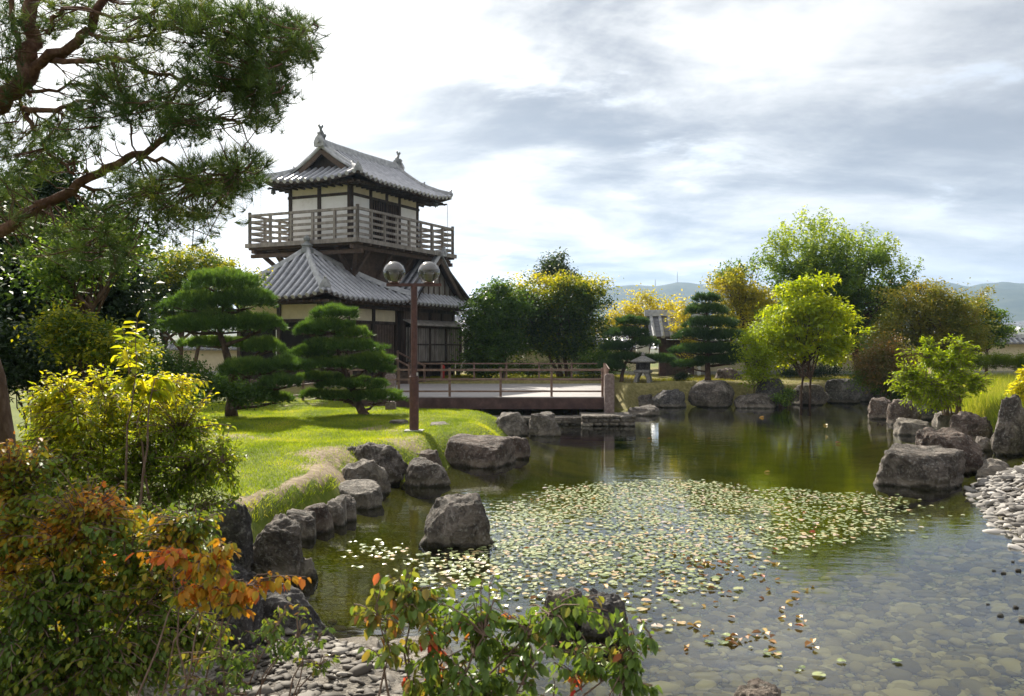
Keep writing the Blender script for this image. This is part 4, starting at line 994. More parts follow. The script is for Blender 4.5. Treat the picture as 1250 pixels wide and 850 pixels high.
# -- shaft
A0=(2.4,.3); BL,BW=7.62,5.47; ZF=6.46
c=(A0[0]+BL/2,A0[1]+BW/2)
mb=MB()
def frust(mb,hu0,hv0,hu1,hv1,z0,z1):
    b=len(mb.v)
    for (hu,hv,z) in ((hu0,hv0,z0),(hu1,hv1,z1)):
        mb.v+=[(c[0]-hu,c[1]-hv,z),(c[0]+hu,c[1]-hv,z),(c[0]+hu,c[1]+hv,z),(c[0]-hu,c[1]+hv,z)]
    mb.f += [(b,b+3,b+2,b+1),(b+4,b+5,b+6,b+7)]+[(b+i,b+(i+1)%4,b+4+(i+1)%4,b+4+i) for i in range(4)]
frust(mb,2.35,1.45,2.6,1.7,3.6,ZF-.25); mb.obj('shaft',M['wood_bracket'],tw)
for sv in (-1,1):
    for uu in np.linspace(-2.45,2.45,4):
        MB().bar((c[0]+uu,c[1]+sv*1.55,5.1),(c[0]+uu,c[1]+sv*(BW/2-.35),ZF-.28),.13,.16,up=(1,0,0)).obj('bracket',M['wood_bracket'],tw)
for su in (-1,1):
    for vv in np.linspace(-1.5,1.5,3):
        MB().bar((c[0]+su*2.45,c[1]+vv,5.1),(c[0]+su*(BL/2-.3),c[1]+vv,ZF-.28),.13,.16,up=(0,1,0)).obj('bracket',M['wood_bracket'],tw)
for su in (-1,1):
    for sv in (-1,1): MB().bar((c[0]+su*2.45,c[1]+sv*1.55,5.0),(c[0]+su*(BL/2-.3),c[1]+sv*(BW/2-.3),ZF-.28),.15,.16).obj('bracket',M['wood_bracket'],tw)

# -- balcony
bal=lbox('balcony_floor',WG,A0[0],A0[0]+BL,A0[1],A0[1]+BW,ZF-.10,ZF)
mb=MB()
for i in range(13): p=A0[0]+.2+i*(BL-.4)/12; mb.box(p-.06,p+.06,A0[1]-.06,A0[1]+BW+.06,ZF-.24,ZF-.101)
mb.box(A0[0]-.02,A0[0]+BL+.02,A0[1]+.22,A0[1]+.36,ZF-.40,ZF-.245); mb.box(A0[0]-.02,A0[0]+BL+.02,A0[1]+BW-.36,A0[1]+BW-.22,ZF-.40,ZF-.245)
mb.box(A0[0]+.22,A0[0]+.36,A0[1]-.02,A0[1]+BW+.02,ZF-.56,ZF-.405); mb.box(A0[0]+BL-.36,A0[0]+BL-.22,A0[1]-.02,A0[1]+BW+.02,ZF-.56,ZF-.405)
mb.obj('joists',M['wood_bracket'],bal)
mb=MB(); mb.box(A0[0]-.06,A0[0]+BL+.06,A0[1]-.08,A0[1]-.003,ZF-.16,ZF+.01); mb.box(A0[0]-.08,A0[0]-.003,A0[1]-.003,A0[1]+BW+.06,ZF-.16,ZF+.01)
mb.box(A0[0]-.06,A0[0]+BL+.06,A0[1]+BW+.003,A0[1]+BW+.08,ZF-.16,ZF+.01); mb.box(A0[0]+BL+.003,A0[0]+BL+.08,A0[1]-.003,A0[1]+BW,ZF-.16,ZF+.01); mb.obj('edge_board',WG,bal)
HR=1.16
def balrail(p,q,n):
    p=Vector(p); q=Vector(q); d=(q-p).normalized(); nrm=Vector((d.y,-d.x,0))
    t=MB().bar(p+Vector((0,0,HR)),q+Vector((0,0,HR)),.11,.10).obj('railing',WG,tw)
    for i in range(n+1):
        c_=p.lerp(q,i/n); MB().bar(c_+Vector((0,0,.01)),c_+Vector((0,0,HR-.06 if 0<i<n else HR+.14)),.10,.10,up=d).obj('baluster',WG,t)
    for z in (.18,.42,.66,.90): MB().bar(p+Vector((0,0,z))+nrm*.0,q+Vector((0,0,z)),.05,.10).obj('slat',WG,t)
e=.07; a0=(A0[0]+e,A0[1]+e,ZF); a1=(A0[0]+BL-e,A0[1]+e,ZF); a2=(A0[0]+BL-e,A0[1]+BW-e,ZF); a3=(A0[0]+e,A0[1]+BW-e,ZF)
balrail(a0,a1,8); balrail(a3,a0,5); balrail(a2,a1,5); balrail(a3,a2,8)
# -- upper room
RA=(A0[0]+1.12,A0[1]+1.12); RL,RW=5.2,3.15; ZR=8.94
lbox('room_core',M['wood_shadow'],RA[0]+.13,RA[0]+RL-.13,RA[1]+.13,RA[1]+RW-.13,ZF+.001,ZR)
Z1,Z2=8.36,8.47      # lower panels / transom
def panel(axis_,a,b,z0,z1,mat,name):
    if axis_=='u':
        lbox(name,mat,a,b,RA[1]+.03,RA[1]+.12,z0,z1); lbox(name,mat,a,b,RA[1]+RW-.12,RA[1]+RW-.03,z0,z1)
    else:
        lbox(name,mat,RA[0]+.03,RA[0]+.12,a,b,z0,z1); lbox(name,mat,RA[0]+RL-.12,RA[0]+RL-.03,a,b,z0,z1)
# right face: plaster, two dark openings, plaster
us=[0,1.42,2.62,3.62,5.2]
for i in range(4):
    a=RA[0]+us[i]+.08; b=RA[0]+us[i+1]-.08
    if i in (0,3): panel('u',a,b,ZF+.05,Z1,M['cream'] if False else WT,'wall_panel')
    else:
        w_=MB().box(a,b,RA[1]+.08,RA[1]+.12,ZF+.05,Z1).obj('window',M['void'],tw)
        mb=MB(); 
        for k in range(6): x_=a+(b-a)*(k+.5)/6; mb.box(x_-.018,x_+.018,RA[1]+.05,RA[1]+.078,ZF+.05,Z1)
        mb.obj('lattice',M['wood_bracket'],w_)
    panel('u',a,b,Z2,ZR-.14,M['cream'],'wall_panel')
vs=[0,1.58,3.15]
for i in range(2):
    a=RA[1]+vs[i]+.08; b=RA[1]+vs[i+1]-.08
    panel('v',a,b,ZF+.05,Z1,WT,'wall_panel'); panel('v',a,b,Z2,ZR-.14,M['cream'],'wall_panel')
for u_ in us: 
    for v_ in (0,RW-.18): lbox('post',WD,RA[0]+min(max(u_-.09,0),RL-.18),RA[0]+min(max(u_-.09,0),RL-.18)+.18,RA[1]+v_,RA[1]+v_+.18,ZF+.002,ZR)
for u_ in (0,RL-.18): lbox('post',WD,RA[0]+u_+.001,RA[0]+u_+.179,RA[1]+1.49,RA[1]+1.67,ZF+.002,ZR)
for z0,z1 in ((Z1,Z2),(ZR-.14,ZR),(ZF+.003,ZF+.06)):
    mb=MB(); mb.box(RA[0]-.025,RA[0]+RL+.025,RA[1]-.025,RA[1]+.125,z0,z1); mb.box(RA[0]-.025,RA[0]+RL+.025,RA[1]+RW-.125,RA[1]+RW+.025,z0,z1)
    mb.box(RA[0]-.024,RA[0]+.125,RA[1]+.125,RA[1]+RW-.125,z0,z1); mb.box(RA[0]+RL-.125,RA[0]+RL+.024,RA[1]+.125,RA[1]+RW-.125,z0,z1); mb.obj('beam',WD,tw)
# -- upper roof (hip-and-gable, ridge along u)
E0=(A0[0]+.16,A0[1]+.10); EL,EW=7.35,4.75; UZ=8.90; H2=EW/2; SLU=.585; GA=1.15
fl_=MB(); rb=MB(); un=MB()
zU=lambda t: UZ+SLU*t*(.86+.14*t/H2*1.6)
upu=lambda s,Ln,t: .22*max(0,1-min(s,Ln-s)/1.9)**2*max(0,1-t/1.6)
tl=lambda s: H2 if (GA-.40<s<EL-GA+.40) else max(0,min(s,EL-s,H2))
roof_face(fl_,rb,E0,(1,0),(0,1),EL,H2,tl,lambda s,t:zU(t)+upu(s,EL,t),under=un)
roof_face(fl_,rb,(E0[0],E0[1]+EW),(1,0),(0,-1),EL,H2,tl,lambda s,t:zU(t)+upu(s,EL,t),under=un)
ts=lambda s:max(0,min(s,EW-s,GA))
roof_face(fl_,rb,E0,(0,1),(1,0),EW,GA,ts,lambda s,t:zU(t)+upu(s,EW,t),under=un)
roof_face(fl_,rb,(E0[0]+EL,E0[1]),(0,1),(-1,0),EW,GA,ts,lambda s,t:zU(t)+upu(s,EW,t),under=un)
r3=fl_.obj('roof',M['tile_flat'],tw); rb.obj('rib_tiles',M['tile'],r3); un.obj('soffit',M['wood_dark'],r3)
mb=MB(); zr=zU(H2); vm_=E0[1]+H2; u0=E0[0]+GA-.42; u1=E0[0]+EL-GA+.42
ridge_run(mb,[(u0,vm_,zr+.02),(u0+1,vm_,zr-.02),((u0+u1)/2,vm_,zr-.04),(u1-1,vm_,zr-.02),(u1,vm_,zr+.02)],.28,.29)
oni(mb,(u0+.02,vm_,zr+.02),(-1,0),1.1); oni(mb,(u1-.02,vm_,zr+.02),(1,0),1.1)
for (uu,su) in ((E0[0]+GA-.22,1),(E0[0]+EL-GA+.22,-1)):
    for sv in (1,-1):
        pts=[(uu,vm_+sv*(H2-t),zU(t)+.01) for t in (H2-.12,H2*.75,H2*.55,GA*.82)]
        ridge_run(mb,pts,.2,.2); oni(mb,pts[-1],(0,sv),.62)
        ev=vm_+sv*H2; eu=E0[0] if su>0 else E0[0]+EL
        hp=[(eu+su*t,ev-sv*t,zU(t)+upu(t,EL,t)+.0) for t in (.06,.4,.75,GA)]
        ridge_run(mb,hp,.2,.2); oni(mb,hp[0],(-su,sv),.7)
mb.obj('ridge_tiles',M['tile_ridge'],r3)
for (uu,sg) in ((E0[0]+GA,-1),(E0[0]+EL-GA,1)):
    zg=zU(GA)-.06; hw=H2-GA
    mb=MB(); mb.v=[(uu,vm_-hw,zg),(uu,vm_+hw,zg),(uu,vm_,zr-.12),(uu-sg*.08,vm_-hw,zg),(uu-sg*.08,vm_+hw,zg),(uu-sg*.08,vm_,zr-.12)]
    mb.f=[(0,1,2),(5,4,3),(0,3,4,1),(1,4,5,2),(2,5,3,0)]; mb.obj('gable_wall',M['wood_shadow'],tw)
    mb=MB()
    for sv in (1,-1):
        q=[(uu+sg*.30,vm_+sv*(H2-t),zU(t)-.20) for t in np.linspace(H2,GA*.9,6)]
        for a,b in zip(q[:-1],q[1:]): mb.bar(a,b,.07,.2)
    mb.obj('bargeboard',M['wood_bracket'],tw)
# roof-end fish ornaments
def fish(u_,dirn):
    z=zr+.25; p=[(u_,vm_,z-.02),(u_+dirn*.05,vm_,z+.12),(u_+dirn*.02,vm_,z+.26),(u_-dirn*.07,vm_,z+.40),(u_-dirn*.09,vm_,z+.54)]
    mb=MB().tube(p,[.13,.12,.085,.055,.02],8)
    for sv in (1,-1):
        mb.bar((u_,vm_+sv*.08,z+.08),(u_-dirn*.02,vm_+sv*.22,z+.18),.03,.12)
    mb.bar((u_-dirn*.07,vm_,z+.42),(u_-dirn*.22,vm_,z+.58),.03,.10); mb.bar((u_-dirn*.07,vm_,z+.42),(u_+dirn*.07,vm_,z+.60),.03,.09)
    mb.bar((u_-dirn*.05,vm_,z+.2),(u_-dirn*.2,vm_,z+.26),.03,.10)
    mb.obj('roof_ornament',M['tile_old'],r3)
fish(u0+.12,1); fish(u1-.12,-1)
mb=MB()
for i in range(20): p=E0[0]+.25+i*(EL-.5)/19; mb.box(p-.03,p+.03,E0[1]+.10,RA[1],UZ-.19,UZ-.125); mb.box(p-.03,p+.03,RA[1]+RW,E0[1]+EW-.10,UZ-.19,UZ-.125)
for i in range(12): p=E0[1]+.3+i*(EW-.6)/11; mb.box(E0[0]+.10,RA[0],p-.03,p+.03,UZ-.19,UZ-.125); mb.box(RA[0]+RL,E0[0]+EL-.1,p-.03,p+.03,UZ-.19,UZ-.125)
mb.obj('rafters',WD,tw)
lbox('ceiling',WD,E0[0]+.95,E0[0]+EL-.95,E0[1]+.95,E0[1]+EW-.95,ZR,ZR+.10)
# wind bells hanging at the eave corners
bpy.context.view_layer.update()
mw=tw.matrix_world.copy()
for (uu,vv,lb) in ((E0[0]+.35,E0[1]+EW-.3,'small bronze wind bell hanging under the left eave corner of the tower'),(E0[0]+EL-1.1,E0[1]+.2,'small bronze wind bell hanging under the right eave corner of the tower')):
    p=mw@Vector((uu,vv,UZ-.8)); 
    wb=thing('wind_bell',lb,'bell',(p.x,p.y,p.z-.42),group='wind bells under the upper eaves'); cc=(p.x,p.y,p.z)
    MB().tube([(p.x,p.y,p.z-.12),(p.x,p.y,p.z+.02)],.012,6).obj('chain',M['bronze'],wb)
    MB().lathe([(.02,-.10),(.10,-.12),(.11,-.15),(.05,-.17)],cc,12).obj('bell_cap',M['bronze'],wb)
    MB().lathe([(.05,-.17),(.09,-.22),(.10,-.34),(.12,-.36)],cc,12).obj('bell_body',M['bronze'],wb)
    MB().lathe([(.02,-.36),(.03,-.40),(.01,-.42)],cc,8).obj('clapper',M['bronze'],wb)
# lightning rods / down conductors standing beside the roof corners
for (uu,vv,lb) in ((A0[0]-.02+.15,A0[1]+BW-.6,'thin vertical grey wire at the left end of the balcony'),(A0[0]+BL-.4,A0[1]+.15,'thin vertical grey wire at the right end of the balcony')):
    p=mw@Vector((uu,vv,ZF-.8)); o=MB().tube([(p.x,p.y,ZF+.01),(p.x,p.y,ZF+2.25)],.012,6).obj('conductor_wire',M['aluminium']); recentre(o); tagp(o,lb,'wire',group='wires beside the upper room')

# ------------------------------------------------------------------ garden walls behind
def gardenwall(label,a,b,zg,h):
    a=Vector((a[0],a[1],0)); b=Vector((b[0],b[1],0)); d=(b-a).normalized(); n=Vector((d.y,-d.x,0)); Ln=(b-a).length
    if n.y>0: n=-n
    t=thing('garden_wall',label,'wall',((a.x+b.x)/2,(a.y+b.y)/2,zg),group='tile-topped plaster walls behind the garden')
    Z=Vector((0,0,1))
    MB().bar(a+Z*(zg+h*.5-.2),b+Z*(zg+h*.5-.2),.30,h+.2).obj('plaster_face',M['cream'],t)
    MB().bar(a+Z*(zg+.1),b+Z*(zg+.1),.40,.3).obj('stone_base',M['concrete'],t)
    mb=MB(); rb=MB(); zt=zg+h-.1
    for sg in (1,-1):
        q=len(mb.v); mb.v+=[tuple(a+n*sg*.48+Z*(zt-.0)),tuple(b+n*sg*.48+Z*(zt-.0)),tuple(b+Z*(zt+.26)),tuple(a+Z*(zt+.26)),tuple(a+n*sg*.48+Z*(zt-.07)),tuple(b+n*sg*.48+Z*(zt-.07)),tuple(b+Z*(zt+.14)),tuple(a+Z*(zt+.14))]
        mb.f+=[(q,q+1,q+2,q+3),(q+7,q+6,q+5,q+4),(q,q+4,q+5,q+1),(q+1,q+5,q+6,q+2),(q+3,q+7,q+4,q)]
    k=int(Ln/.30)
    for i in range(k):
        p=a.lerp(b,(i+.5)/k)
        rb.tube([p+n*.50+Z*(zt+.0),p+Z*(zt+.27)],.062,6)
    r=mb.obj('coping_roof',M['tile_flat'],t); rb.obj('rib_tiles',M['tile_ridge'],r)
    MB().sweep([a+Z*(zt+.24),a.lerp(b,.5)+Z*(zt+.24),b+Z*(zt+.24)],.2,.2).obj('ridge_tiles',M['tile_ridge'],r)
gardenwall('long cream plaster wall with a tiled coping behind the deck',(-2.2,48.5),(6.9,47.5),.8,1.45)
gardenwall('pale plaster wall section behind the bright yellow tree',(9.0,46.5),(20.5,47.0),.8,1.45)
gardenwall('plaster wall section with a tiled coping behind the clipped hedge at the right',(21.0,47.0),(33,47.5),.8,1.75)
gardenwall('plaster wall section glimpsed between the trees left of the tower',(-20,47),(-10.5,47.5),.8,1.45)
# little roofed gate
gt=thing('garden_gate','small roofed gate with brown posts and a grey ribbed tile roof','gate',(7.9,45.5,.8))
for (x_,w2) in ((7.25,.16),(8.6,.16)):
    MB().box(x_-w2,x_+w2,45.3,45.6,.75,3.0).obj('post',M['fascia'],gt)
MB().box(6.8,9.0,45.32,45.58,2.72,2.95).obj('lintel',M['fascia'],gt)
MB().box(7.42,8.43,45.5,45.56,.8,2.6).obj('door',M['wood_bracket'],gt)
for (x0_,x1_) in ((6.0,6.6),(8.95,9.1)):
    MB().box(x0_,x1_,45.4,45.62,.75,2.5).obj('side_wall',M['plaster'],gt)
fl_=MB(); rb=MB(); un=MB()
roof_face(fl_,rb,(6.5,44.4),(1,0),(0,1),2.9,1.1,lambda s:1.1,lambda s,t:2.75+.9*t,under=un,sp=.42,r=.085)
roof_face(fl_,rb,(6.5,46.6),(1,0),(0,-1),2.9,1.1,lambda s:1.1,lambda s,t:2.75+.9*t,under=un,sp=.42,r=.085)
r_=fl_.obj('roof',M['tile_flat'],gt); rb.obj('rib_tiles',M['tile_ridge'],r_); un.obj('soffit',M['wood_dark'],r_); MB().sweep([(6.4,45.5,3.74),(8,45.5,3.74),(9.5,45.5,3.74)],.25,.3).obj('ridge_tiles',M['tile_ridge'],r_)
# tile-roofed buildings just outside the wall
def hall(label,x0,x1,y0,y1,zg,zw,rise,wm='far_wall',name='storehouse'):
    t=thing(name,label,'building',((x0+x1)/2,(y0+y1)/2,zg))
    MB().box(x0,x1,y0,y1,zg-1,zw).obj('wall',M[wm],t)
    fl_=MB(); rb=MB(); dp=(y1-y0)/2+.5
    for (yy,sg) in ((y0-.5,1),(y1+.5,-1)): roof_face(fl_,rb,(x0-.5,yy),(1,0),(0,sg),x1-x0+1,dp,lambda s:dp,lambda s,t:zw-.1+rise/dp*t,sp=.45,r=.08,step=.5)
    r_=fl_.obj('roof',M['tile'],t); rb.obj('rib_tiles',M['tile_ridge'],r_)
    m_=MB(); m_.v=[(x0,y0,zw),(x0,y1,zw),(x0,(y0+y1)/2,zw+rise-.15),(x1,y0,zw),(x1,y1,zw),(x1,(y0+y1)/2,zw+rise-.15)]; m_.f=[(0,1,2),(5,4,3),(0,3,4,1)]; m_.obj('gable_wall',M[wm],t)
    MB().sweep([(x0-.5,(y0+y1)/2,zw+rise-.05),((x0+x1)/2,(y0+y1)/2,zw+rise-.05),(x1+.5,(y0+y1)/2,zw+rise-.05)],.3,.35).obj('ridge_tiles',M['tile_ridge'],r_)
    for i in range(int((x1-x0)/1.8)): MB().box(x0+.7+i*1.8,x0+1.5+i*1.8,y0-.03,y0+.02,zg+1,zg+1.9).obj('window',M['void'],t)
hall('low grey-roofed storehouse behind the cream wall and the round tree',0.6,8.2,56,61,.8,2.25,1.3)
hall('grey-roofed house behind the tower seen right of its lattice',-3.6,-.8,57,61,.8,3.3,1.0)
# far town
hg='small houses of the town below the hills'
def house(x,y,w_,d_,h_,wm,rm,label,grp=hg,gable=True):
    z=hz_(x,y); t=thing('town_house',label,'house',(x,y,z),group=grp)
    MB().box(x-w_/2,x+w_/2,y-d_/2,y+d_/2,z-2,z+h_).obj('wall',M[wm],t)
    m_=MB(); r_=1.6
    m_.v=[(x-w_/2-.4,y-d_/2-.5,z+h_),(x+w_/2+.4,y-d_/2-.5,z+h_),(x+w_/2+.4,y,z+h_+r_),(x-w_/2-.4,y,z+h_+r_),(x-w_/2-.4,y+d_/2+.5,z+h_),(x+w_/2+.4,y+d_/2+.5,z+h_)]
    m_.f=[(0,1,2,3),(3,2,5,4),(0,3,4),(1,5,2),(0,4,5,1)]; m_.obj('roof',M[rm],t)
rs=random.Random(5)
LH='small distant town house under the hills'
for i in range(60):
    px_=rs.uniform(1150,1300) if i<30 else rs.uniform(735,875); d_=rs.uniform(500,1250)
    house((px_-CX)/FPX*d_,d_,rs.uniform(9,16),rs.uniform(8,12),rs.uniform(5,8),rs.choice(['far_wall','far_wall','plaster']),'far_roof',LH)
hx=(820-CX)/FPX*620; o=thing('apartment_block','tan flat-roofed block between the orange trees in the distance','building',(hx,620,hz_(hx,620))); zq=HC+(CY-377)/FPX*620
MB().box(hx-6,hx+6,614,626,hz_(hx,620)-2,zq).obj('wall',M['far_orange'],o); MB().box(hx-6.4,hx+6.4,613.6,626.4,zq,zq+.7).obj('roof',M['far_wall'],o)
for r2_ in range(3):
    for c_ in range(4): MB().box(hx-5+c_*2.8,hx-3.4+c_*2.8,613.9,614.1,zq-2.6-r2_*3,zq-1.2-r2_*3).obj('window',M['void'],o)
for (px_,yt,lb) in ((827,332,'tall thin mast on the distant hill'),(800,341,'shorter mast left of the tall one on the distant hill')):
    D=2550; b=at(px_,352,D); tp=at(px_,yt,D); o=MB().tube([(b.x,b.y,b.z-25),(b.x,b.y,b.z+8),(tp.x,tp.y,tp.z)],[2.2,1.6,.7],6).obj('radio_mast',M['concrete']); recentre(o); tagp(o,lb,'mast')
# red hydrant box by the deck back railing
hb_=at(541,452,40.5); o=thing('fire_hydrant','small red hydrant post behind the deck','hydrant',(hb_.x,hb_.y,.8))
MB().lathe([(.06,0),(.06,.50),(.08,.53),(.08,.60),(.04,.66),(.015,.68)],(hb_.x,hb_.y,.8),12).obj('body',M['red_paint'],o); MB().tube([(hb_.x-.12,hb_.y,1.22),(hb_.x+.12,hb_.y,1.22)],.03,8).obj('outlet',M['red_paint'],o)
# ------------------------------------------------------------------ trees
def foot(px,d,z=None):
    x=(px-CX)/FPX*d
    return Vector((x,d,hz_(x,d) if z is None else z))
def topyellow(z0,z1,amt=.55):
    return lambda P,t: np.clip(t+amt*np.clip((P[:,2]-z0)/(z1-z0),0,1)**1.3-.12+.10*nz3(P,1.1),0,1)
GA_='broadleaf trees of the garden'
# round keyaki behind the deck, yellow on top
Lb=lobes_px([(662,375,60,38),(715,378,36,42),(640,402,44,30),(690,358,42,25),(705,412,40,26),(672,420,52,20)],43)
broadleaf('broadleaf_tree','round many-stemmed tree with a yellow top behind the deck','tree',foot(690,43),Lb,640,66,.25,.14,'leaf_keyaki',trunks=[(-.25,-.9),(-.1,-.3),(.05,.3),(.2,1.0),(.1,.1)],tr=.17,tonef=lambda P,t:topyellow(4.2,5.5,.6)(P,t)-.13,limbs=44)
Lb=lobes_px([(604,385,34,36),(600,418,36,30),(622,372,24,20),(590,440,26,14)],41)
broadleaf('broadleaf_tree','darker green tree between the tower and the round yellow-topped tree','tree',foot(612,41),Lb,420,62,.25,.14,'leaf_green',trunks=[(0,0),(.15,.4)],tr=.13,tonef=lambda P,t:np.clip(t*.75+.1*nz3(P,1.2),0,1),limbs=30)
Lb=lobes_px([(677,326,17,13),(670,338,26,8),(690,345,16,12)],55)
P_=broadleaf('conifer_tree','dark conifer crown rising behind the round yellow-topped tree','tree',foot(678,55),Lb,110,60,.26,.17,'leaf_dark',tr=.2,limbs=14,tonef=lambda P,t:t+.3)
# golden thin trees in the gap
Lb=lobes_px([(765,378,24,20),(790,375,28,20),(812,385,22,18),(752,395,20,16),(800,395,26,14)],50)
broadleaf('broadleaf_tree','thin golden-leaved tree behind the small pine and the gate','tree',foot(775,50),Lb,200,34,.28,.15,'leaf_gold',trunks=[(0,0),(.5,.6),(-.5,-.6)],tr=.09,limbs=40)
Lb=lobes_px([(832,392,14,22),(840,420,12,20)],44)
broadleaf('broadleaf_tree','slender yellow-leaved sapling between the gate and the conical pine','tree',foot(838,44),Lb,60,30,.22,.13,'leaf_gold',tr=.04,limbs=18)
Lb=lobes_px([(905,362,40,26),(888,345,26,14),(925,378,32,30),(900,390,36,24)],46)
broadleaf('broadleaf_tree','loose yellow-green tree behind the conical pine','tree',foot(915,46),Lb,250,42,.30,.15,'leaf_gold',tr=.12,limbs=44,tonef=lambda P,t:np.clip(t*.9-.1+.3*nz3(P,.8),0,1))
Lb=lobes_px([(905,332,26,10),(925,322,10,8),(885,340,14,8)],47)
broadleaf('broadleaf_tree','sparse green branches reaching over the loose yellow-green tree','tree',foot(922,47),Lb,60,26,.26,.16,'leaf_tall',tr=.09,limbs=36)
# tall dark green tree
Lb=lobes_px([(960,318,30,34),(1000,310,36,38),(1045,315,36,34),(1085,335,24,34),(1020,350,60,40),(1050,385,48,34),(985,365,44,36),(1075,372,30,30),(1020,405,46,24)],43)
broadleaf('broadleaf_tree','tallest green tree with feathery upright shoots behind the bright yellow tree','tree',foot(1048,43),Lb,700,66,.32,.145,'leaf_tall',trunks=[(0,0),(.1,.5)],tr=.19,tonef=lambda P,t:np.clip(t*.8+.42*sstep(4.8,7.6,P[:,2])+.05+.1*nz3(P,1.0),0,1),limbs=60,spray=.85)
# bright yellow-green tree
Lb=lobes_px([(985,372,42,26),(965,395,30,26),(1005,398,34,26),(1015,425,26,18),(962,425,30,20),(990,350,26,14),(940,410,18,22)],36)
broadleaf('broadleaf_tree','bright yellow-green tree with a rounded crown at the pond edge','tree',foot(978,36),Lb,330,42,.20,.17,'leaf_bright',trunks=[(0,0),(.3,.3)],tr=.10,limbs=46,flat=.45,tonef=lambda P,t:np.clip(t+.15*nz3(P,1.5),0,1))
Lb=lobes_px([(925,410,22,18),(930,440,24,24),(915,425,16,18),(938,398,12,18),(925,460,22,10)],35.3)
broadleaf('tall_shrub','airy pale green shrub left of the bright yellow tree','shrub',foot(925,35.9),Lb,150,36,.2,.10,'leaf_bright',trunks=[(0,0),(.15,.2),(-.15,-.2)],tr=.04,limbs=50,tonef=lambda P,t:np.clip(t*.5-.05,0,1))
# brown-gold rounded tree right
Lb=lobes_px([(1120,375,50,28),(1165,382,46,30),(1095,405,34,28),(1140,415,66,30),(1185,415,30,26),(1130,355,30,12)],38)
broadleaf('broadleaf_tree','broad rounded tree turning bronze on the right','tree',foot(1140,38),Lb,520,66,.24,.105,'leaf_brown',trunks=[(-.2,-.6),(.1,.2),(.3,.9)],tr=.14,limbs=50,tonef=lambda P,t:np.clip(t+.30*nz3(P,.7)+.15*sstep(3.6,5,P[:,2]),0,1))
Lb=lobes_px([(1205,388,18,16),(1218,400,14,14),(1200,410,20,18),(1192,375,12,10)],41)
broadleaf('broadleaf_tree','dark green tree with layered branches behind the bronze tree','tree',foot(1205,41),Lb,120,50,.22,.13,'leaf_green',tr=.08,limbs=20,flat=.35)
# tree behind niwaki at left
Lb=lobes_px([(225,330,60,28),(190,350,50,34),(260,335,44,22),(170,385,50,34),(245,370,60,30),(285,345,30,18)],32)
broadleaf('broadleaf_tree','wide green tree with yellowing top behind the large cloud-pruned pine','tree',foot(215,32),Lb,480,58,.24,.12,'leaf_keyaki',trunks=[(0,0),(.3,.8),(-.3,-.8)],tr=.16,limbs=50,flat=.4,tonef=lambda P,t:topyellow(3.2,5.2,.42)(P,t)-.16)
# dark evergreen mass at left
Lb=lobes_px([(40,300,70,60),(110,330,50,70),(20,380,60,70),(90,410,60,50),(-30,320,50,90),(150,400,30,40),(60,240,50,40)],17)
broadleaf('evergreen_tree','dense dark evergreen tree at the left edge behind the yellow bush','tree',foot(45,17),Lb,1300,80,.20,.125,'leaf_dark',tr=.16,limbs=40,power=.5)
Lb=lobes_px([(110,300,44,26),(75,330,40,24),(150,300,30,20)],13)
broadleaf('evergreen_tree','sunlit mid-green tree showing through the big pine branches','tree',foot(60,14),Lb,150,44,.18,.075,'leaf_tall',tr=.07,limbs=24)
# shrubs and hedges along the back
def mass(name,label,lobes,d,nc,per,cr,leaf,mat,cat='shrub',tonef=None,base=None,**kw):
    Lb=lobes_px(lobes,d); px=base or np.mean([l[0] for l in lobes])
    return broadleaf(name,label,cat,foot(px,d),Lb,nc,per,cr,leaf,mat,trunks=[(-.1,-.2),(.1,.2)],tr=.035,limbs=16,tonef=tonef,**kw)
mass('shrub','dark green shrub row behind the back railing of the deck, below the cream wall',[(590,447,22,10),(625,450,24,9),(655,452,20,8),(735,446,20,11)],42,180,50,.2,.09,'leaf_green')
mass('shrub','sparse green shrub with twigs left of the small lantern pine',[(725,440,20,14),(742,432,14,16),(715,452,16,8)],40.5,90,40,.2,.10,'leaf_green')
mass('shrub','red-brown shrub between the tall tree and the right shore',[(1085,430,22,18),(1075,452,24,18),(1105,448,20,20),(1060,440,14,12)],33,200,50,.2,.085,'leaf_redbrown',tonef=lambda P,t:np.clip(t+.4*nz3(P,1.6)+.1,0,1))
mass('shrub','dark green shrub shading the far bank rocks at the right',[(1075,470,24,10),(1100,478,18,12),(1048,458,12,8)],33.5,110,50,.17,.09,'leaf_green')
mass('shrub','low ferny green plant between the dark rock and the bright yellow tree',[(955,487,7,7),(962,480,6,6)],34.6,26,40,.12,.09,'leaf_tall',cat='plant')
mass('shrub','small dark clipped bush on the far bank left of the conical pine',[(832,460,9,5)],38,24,60,.1,.06,'leaf_dark')
mass('shrub','low dark shrub under the trees behind the bright yellow tree',[(1000,452,24,8),(960,455,14,6)],42,70,40,.18,.10,'leaf_dark')
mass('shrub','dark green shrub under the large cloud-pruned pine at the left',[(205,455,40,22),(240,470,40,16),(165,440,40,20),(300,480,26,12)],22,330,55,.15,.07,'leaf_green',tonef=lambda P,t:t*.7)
mass('shrub','green leafy shrub with yellow edges behind the yellow bush',[(110,415,40,26),(75,400,30,24),(140,430,40,20)],12,160,50,.12,.06,'leaf_keyaki')
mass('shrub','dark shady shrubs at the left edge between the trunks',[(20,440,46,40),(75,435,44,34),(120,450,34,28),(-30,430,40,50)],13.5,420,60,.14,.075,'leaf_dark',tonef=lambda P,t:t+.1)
mass('shrub','low green shrub behind the yellow bush near the lawn',[(200,480,40,16),(160,470,40,20)],16,150,50,.12,.06,'leaf_green',tonef=lambda P,t:t*.7)
